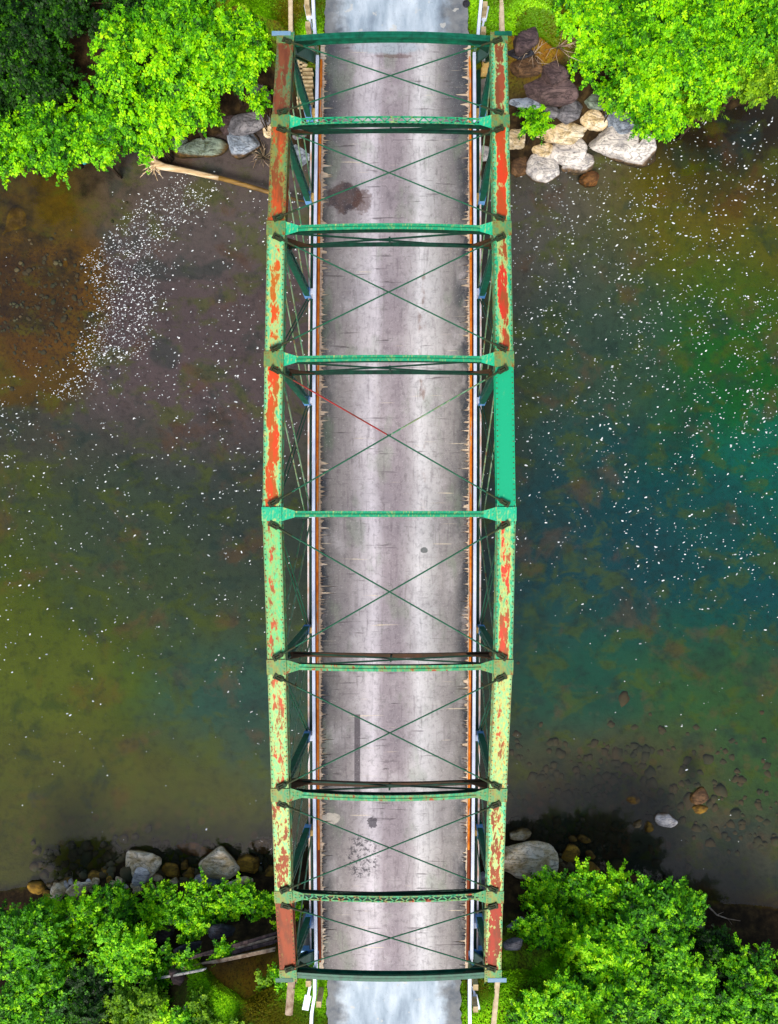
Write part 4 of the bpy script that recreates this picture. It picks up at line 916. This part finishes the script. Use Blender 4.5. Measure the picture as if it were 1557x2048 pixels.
def plant(px, py, r, hgt, kind, lab, nm='tree', size=.17, densf=1.0, group=None):
    global tk; tk += 1; g = np.random.default_rng(900 + tk)
    zc = -2.6 + hgt - (.95 if 1750 < py < 1870 and px < 620 else .45 if 1750 < py < 1870 else 0)
    p = at(px, py, zc); gz = float(terrain(p.x, p.y)); gz = max(gz, WZ)
    k = (H - zc) / F; R0 = r * k; rz = R0 * (.42 if 1750 < py < 1870 else .55)
    zc = max(zc, gz + rz * .5)
    base = Vector((p.x, p.y, gz)); root = empty(nm, base); tag(root, lab, 'tree' if nm == 'tree' else 'bush', group or ('trees on the banks' if nm == 'tree' else 'bushes on the banks'))
    Rr = np.array([R0 * g.uniform(.92, 1.08), R0 * g.uniform(.92, 1.08), rz])
    V_, F_, t_, lc, lr = leaves(np.array([0., 0., zc - gz]), Rr, int(560 * densf * R0 * R0 * (.17 / size) ** 1.6) + 60, size, g)
    np_mesh('crown', V_, F_, LF[kind], root, Matrix.Translation(base), tint=t_)
    b = MB(); hh = zc - gz; r0 = .05 + .02 * R0; n_st = 1 if nm == 'tree' else 4
    for q in range(n_st):
        off = Vector((g.uniform(-.12, .12), g.uniform(-.12, .12), 0)) * (n_st > 1); topp = base + off * 3 + Vector((0, 0, hh * .9)); b.tube([base + off - Vector((0, 0, .1)), base.lerp(topp, .5) + Vector((g.uniform(-.06, .06), g.uniform(-.06, .06), 0)), topp], [r0 / n_st ** .5, r0 * .7 / n_st ** .5, r0 * .35 / n_st ** .5], 7)
    for q in range(len(lc)):
        e_ = base + Vector((0, 0, hh)) + Vector(lc[q]); s0 = base + Vector((0, 0, hh * .45)); m_ = s0.lerp(e_, .55) - Vector((0, 0, .1)); b.tube([s0, m_, e_], [r0 * .4, r0 * .25, .008], 5)
    b.build('trunk' if nm == 'tree' else 'stems', M['bark'], root, smooth=True)
T_, B_ = 'tree', 'bush'
FO = [ # px, py, radius px, height offset, leaf, label, kind, leaf size
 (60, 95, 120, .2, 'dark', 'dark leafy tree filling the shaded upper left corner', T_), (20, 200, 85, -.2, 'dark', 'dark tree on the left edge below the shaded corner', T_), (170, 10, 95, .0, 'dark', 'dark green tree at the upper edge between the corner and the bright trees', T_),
 (300, 125, 112, .9, 'bright', 'bright green tree in the middle of the upper left bank', T_), (400, 60, 90, .5, 'mid', 'mid green tree near the upper edge left of the grass', T_), (455, 130, 90, 1.1, 'bright', 'lime green tree beside the upper left corner of the bridge', T_),
 (370, 205, 95, .6, 'bright', 'bright tree above the driftwood log', T_), (235, 225, 85, .3, 'mid', 'mid green tree between the dark gap and the floating lid', T_), (110, 275, 85, .1, 'mid', 'leafy tree overhanging the brown shallows on the left', T_),
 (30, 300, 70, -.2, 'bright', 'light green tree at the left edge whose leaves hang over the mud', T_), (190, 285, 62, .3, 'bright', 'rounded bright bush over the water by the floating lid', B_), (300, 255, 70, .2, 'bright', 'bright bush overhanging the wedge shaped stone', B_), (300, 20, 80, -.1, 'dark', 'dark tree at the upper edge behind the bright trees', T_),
 (520, 205, 18, .1, 'bright', 'small sprig bush beside the slanting grey boulder', B_), (490, 90, 60, .5, 'bright', 'lime bush beside the pale wing wall on the left', B_),
 (1140, 70, 62, .5, 'bright', 'lime tree leaning over the dark boulders right of the bridge', T_), (1170, 130, 55, .2, 'bright', 'sparse bright bush with brown twigs over the rocks', B_), (1250, 60, 95, .6, 'mid', 'mid green tree near the upper edge right of the rocks', T_), (1370, 50, 105, .9, 'bright', 'broad bright tree at the upper edge on the right', T_),
 (1490, 60, 100, .6, 'mid', 'mid green tree in the upper right corner', T_), (1500, 145, 75, .4, 'olive', 'olive tinted tree at the right edge above the dark water', T_), (1385, 145, 90, .9, 'bright', 'bright tree in the middle of the upper right bank', T_), (1280, 160, 80, .8, 'bright', 'bright tree above the largest pale boulder', T_),
 (1310, 225, 62, .3, 'bright', 'lime bush hanging over the largest pale boulder', B_), (1230, 200, 38, .1, 'bright', 'small lime bush behind the largest pale boulder', B_), (1068, 243, 30, .1, 'bright', 'small lime bush between the rocks right of the bridge', B_), (1395, 215, 45, .0, 'olive', 'low olive bush trailing over the dark water edge', B_), (1550, 60, 60, .2, 'dark', 'dark tree behind the upper right corner tree', T_),
 (1100, 1785, 62, .5, 'bright', 'lime bush covering the foot of the domed boulder', B_), (1070, 1830, 55, .3, 'bright', 'bright bush between the slate blue slab and the domed boulder', B_), (1195, 1800, 82, .7, 'bright', 'round bright tree below the squared brown stone', T_), (1300, 1850, 100, 1.0, 'mid', 'broad mid green tree leaning over the dark shallows', T_),
 (1370, 1810, 48, .4, 'mid', 'small tree at the right tip of the lower right bank', T_), (1200, 1900, 95, 1.1, 'bright', 'tall bright tree in the middle of the lower right bank', T_), (1080, 1930, 78, .6, 'bright', 'bright bush beside the lower right portal corner', B_), (1100, 2010, 85, .4, 'bright', 'lime bush at the lower edge right of the tan wing wall', B_),
 (1225, 2000, 90, 1.3, 'mid', 'blue-green topped tree at the lower edge', T_), (1340, 1970, 90, .4, 'mid', 'mid green tree next to the shaded gap at the lower right', T_), (1420, 1910, 70, -.4, 'dark', 'dark low tree in the shaded gap by the mud', T_), (1500, 1970, 85, .2, 'mid', 'green tree on the right edge below the mud', T_), (1420, 2035, 85, .1, 'mid', 'mid green tree at the lower edge near the right corner', T_), (1540, 2040, 80, .1, 'bright', 'bright tree in the lower right corner', T_), (1320, 2050, 80, .2, 'dark', 'dark tree at the lower edge between two green ones', T_),
 (50, 1870, 85, .2, 'mid', 'mid green bush at the left edge of the lower bank', B_), (150, 1850, 72, .3, 'bright', 'bright bush behind the gold crested boulder', B_), (240, 1830, 62, .2, 'mid', 'mid green bush behind the pale grey block', B_), (320, 1815, 50, .3, 'bright', 'bright bush above the dark rocks of the lower left', B_), (395, 1805, 50, .2, 'bright', 'lime bush below the largest lower left boulder', B_),
 (470, 1800, 48, .2, 'bright', 'lime bush near the tan rock by the lower left chord', B_), (530, 1815, 45, .3, 'bright', 'lime bush touching the lower left chord', B_), (250, 1900, 70, .3, 'bright', 'bright bush left of the dark brown rock', B_), (400, 1845, 40, .2, 'bright', 'small lime bush above the long black rock', B_), (90, 1960, 95, .1, 'mid', 'mid green tree at the lower left edge', T_), (190, 1990, 80, .0, 'dark', 'dark tree left of the slate blue rock', T_),
 (60, 2040, 80, .0, 'mid', 'green tree in the lower left corner', T_), (290, 2020, 75, .1, 'olive', 'olive tree at the lower edge under the slate blue rock', T_), (390, 2010, 52, .0, 'bright', 'bright bush at the edge of the brown turf', B_), (450, 2040, 50, -.1, 'olive', 'low olive bush in the turf at the lower edge', B_), (378, 1918, 22, .1, 'bright', 'tiny lime bush growing through the old planks', B_), (450, 1895, 22, .1, 'bright', 'small lime bush between the dark blue boulder and the planks', B_),
 (452, 1990, 34, .0, 'olive', 'olive bush standing in the turf above the lower edge', B_), (505, 1985, 26, .0, 'olive', 'small olive bush nearest the lower left portal corner', B_), (432, 1955, 24, .0, 'olive', 'small olive bush right of the slate blue rock', B_), (1040, 1960, 40, .2, 'bright', 'lime bush against the lower right portal corner', B_), (1035, 2030, 38, .0, 'bright', 'lime bush at the foot of the tan wing wall', B_), (1150, 1860, 60, .5, 'bright', 'bright bush behind the slate blue slab', B_), (1140, 1960, 60, .6, 'bright', 'leafy bush in the middle of the lime ones by the lower right portal', B_), (1480, 2045, 60, .0, 'mid', 'small mid green tree at the lower edge by the right corner', T_),
 (320, 1925, 45, -.1, 'mid', 'mid green bush over the left tip of the old planks', B_), (598, 1790, 26, -.4, 'bright', 'small green bush inside the lower left truss', B_), (598, 1870, 26, -.2, 'bright', 'green bush under the truss by the blue bearing', B_), (555, 1905, 14, .2, 'olive', 'tiny olive bush beside the left chord above the turf', B_), (520, 2040, 42, -.1, 'bright', 'low bush by the lower left wing wall', B_),
]
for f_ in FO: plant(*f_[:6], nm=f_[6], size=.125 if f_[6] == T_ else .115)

# turf: short blades and moss tufts near the road ends
def turf(n, fn):
    out = []
    for _ in range(n):
        px, py = fn(); p = on_ground(px, py) if random.random() < -1 else None
        z = -.2
        for _k in range(4): q = at(px, py, z); z = float(terrain(q.x, q.y))
        out.append((q.x, q.y, z))
    return np.array(out)
P1 = turf(14000, lambda: (random.uniform(480, 646), random.uniform(-40, 82))); P2 = turf(14000, lambda: (random.uniform(938, 1120), random.uniform(-40, 120))); P3 = turf(26000, lambda: (random.uniform(380, 655), random.uniform(1900, 2090))); P4 = turf(12000, lambda: (random.uniform(922, 1150), random.uniform(1850, 2090)))
P = np.vstack([P1, P2, P3, P4]); P = P[P[:, 2] > -3.4]; n = len(P); g = np.random.default_rng(3)
a = g.uniform(0, 6.28, n); L = g.uniform(.04, .12, n); w = g.uniform(.012, .03, n); D = np.stack([np.cos(a), np.sin(a), np.zeros(n)], 1); S = np.stack([-np.sin(a), np.cos(a), np.zeros(n)], 1)
V_ = np.stack([P - S * w[:, None], P + D * (L * .55)[:, None] * .6 + S * w[:, None] + [0, 0, .05], P + D * L[:, None] + [0, 0, .07]], 1).reshape(-1, 3)
tn = np.clip(np.array([.5 + .9 * mnoise.noise(Vector(q) * .9) for q in P]) + g.normal(0, .14, n), 0, 1)
for (bx, by, rx, ry) in ((470, 1940, 110, 45), (600, 1985, 45, 30), (1080, 90, 60, 40)):
    q = at(bx, by, -1.2); k = (H + 1.2) / F; tn = np.where(((P[:, 0] - q.x) / rx / k) ** 2 + ((P[:, 1] - q.y) / ry / k) ** 2 < 1, tn * .35, tn)
tag(np_mesh('grass', V_, np.arange(n * 3).reshape(-1, 3), M['grass'], tint=np.repeat(tn, 3)), kind='stuff')
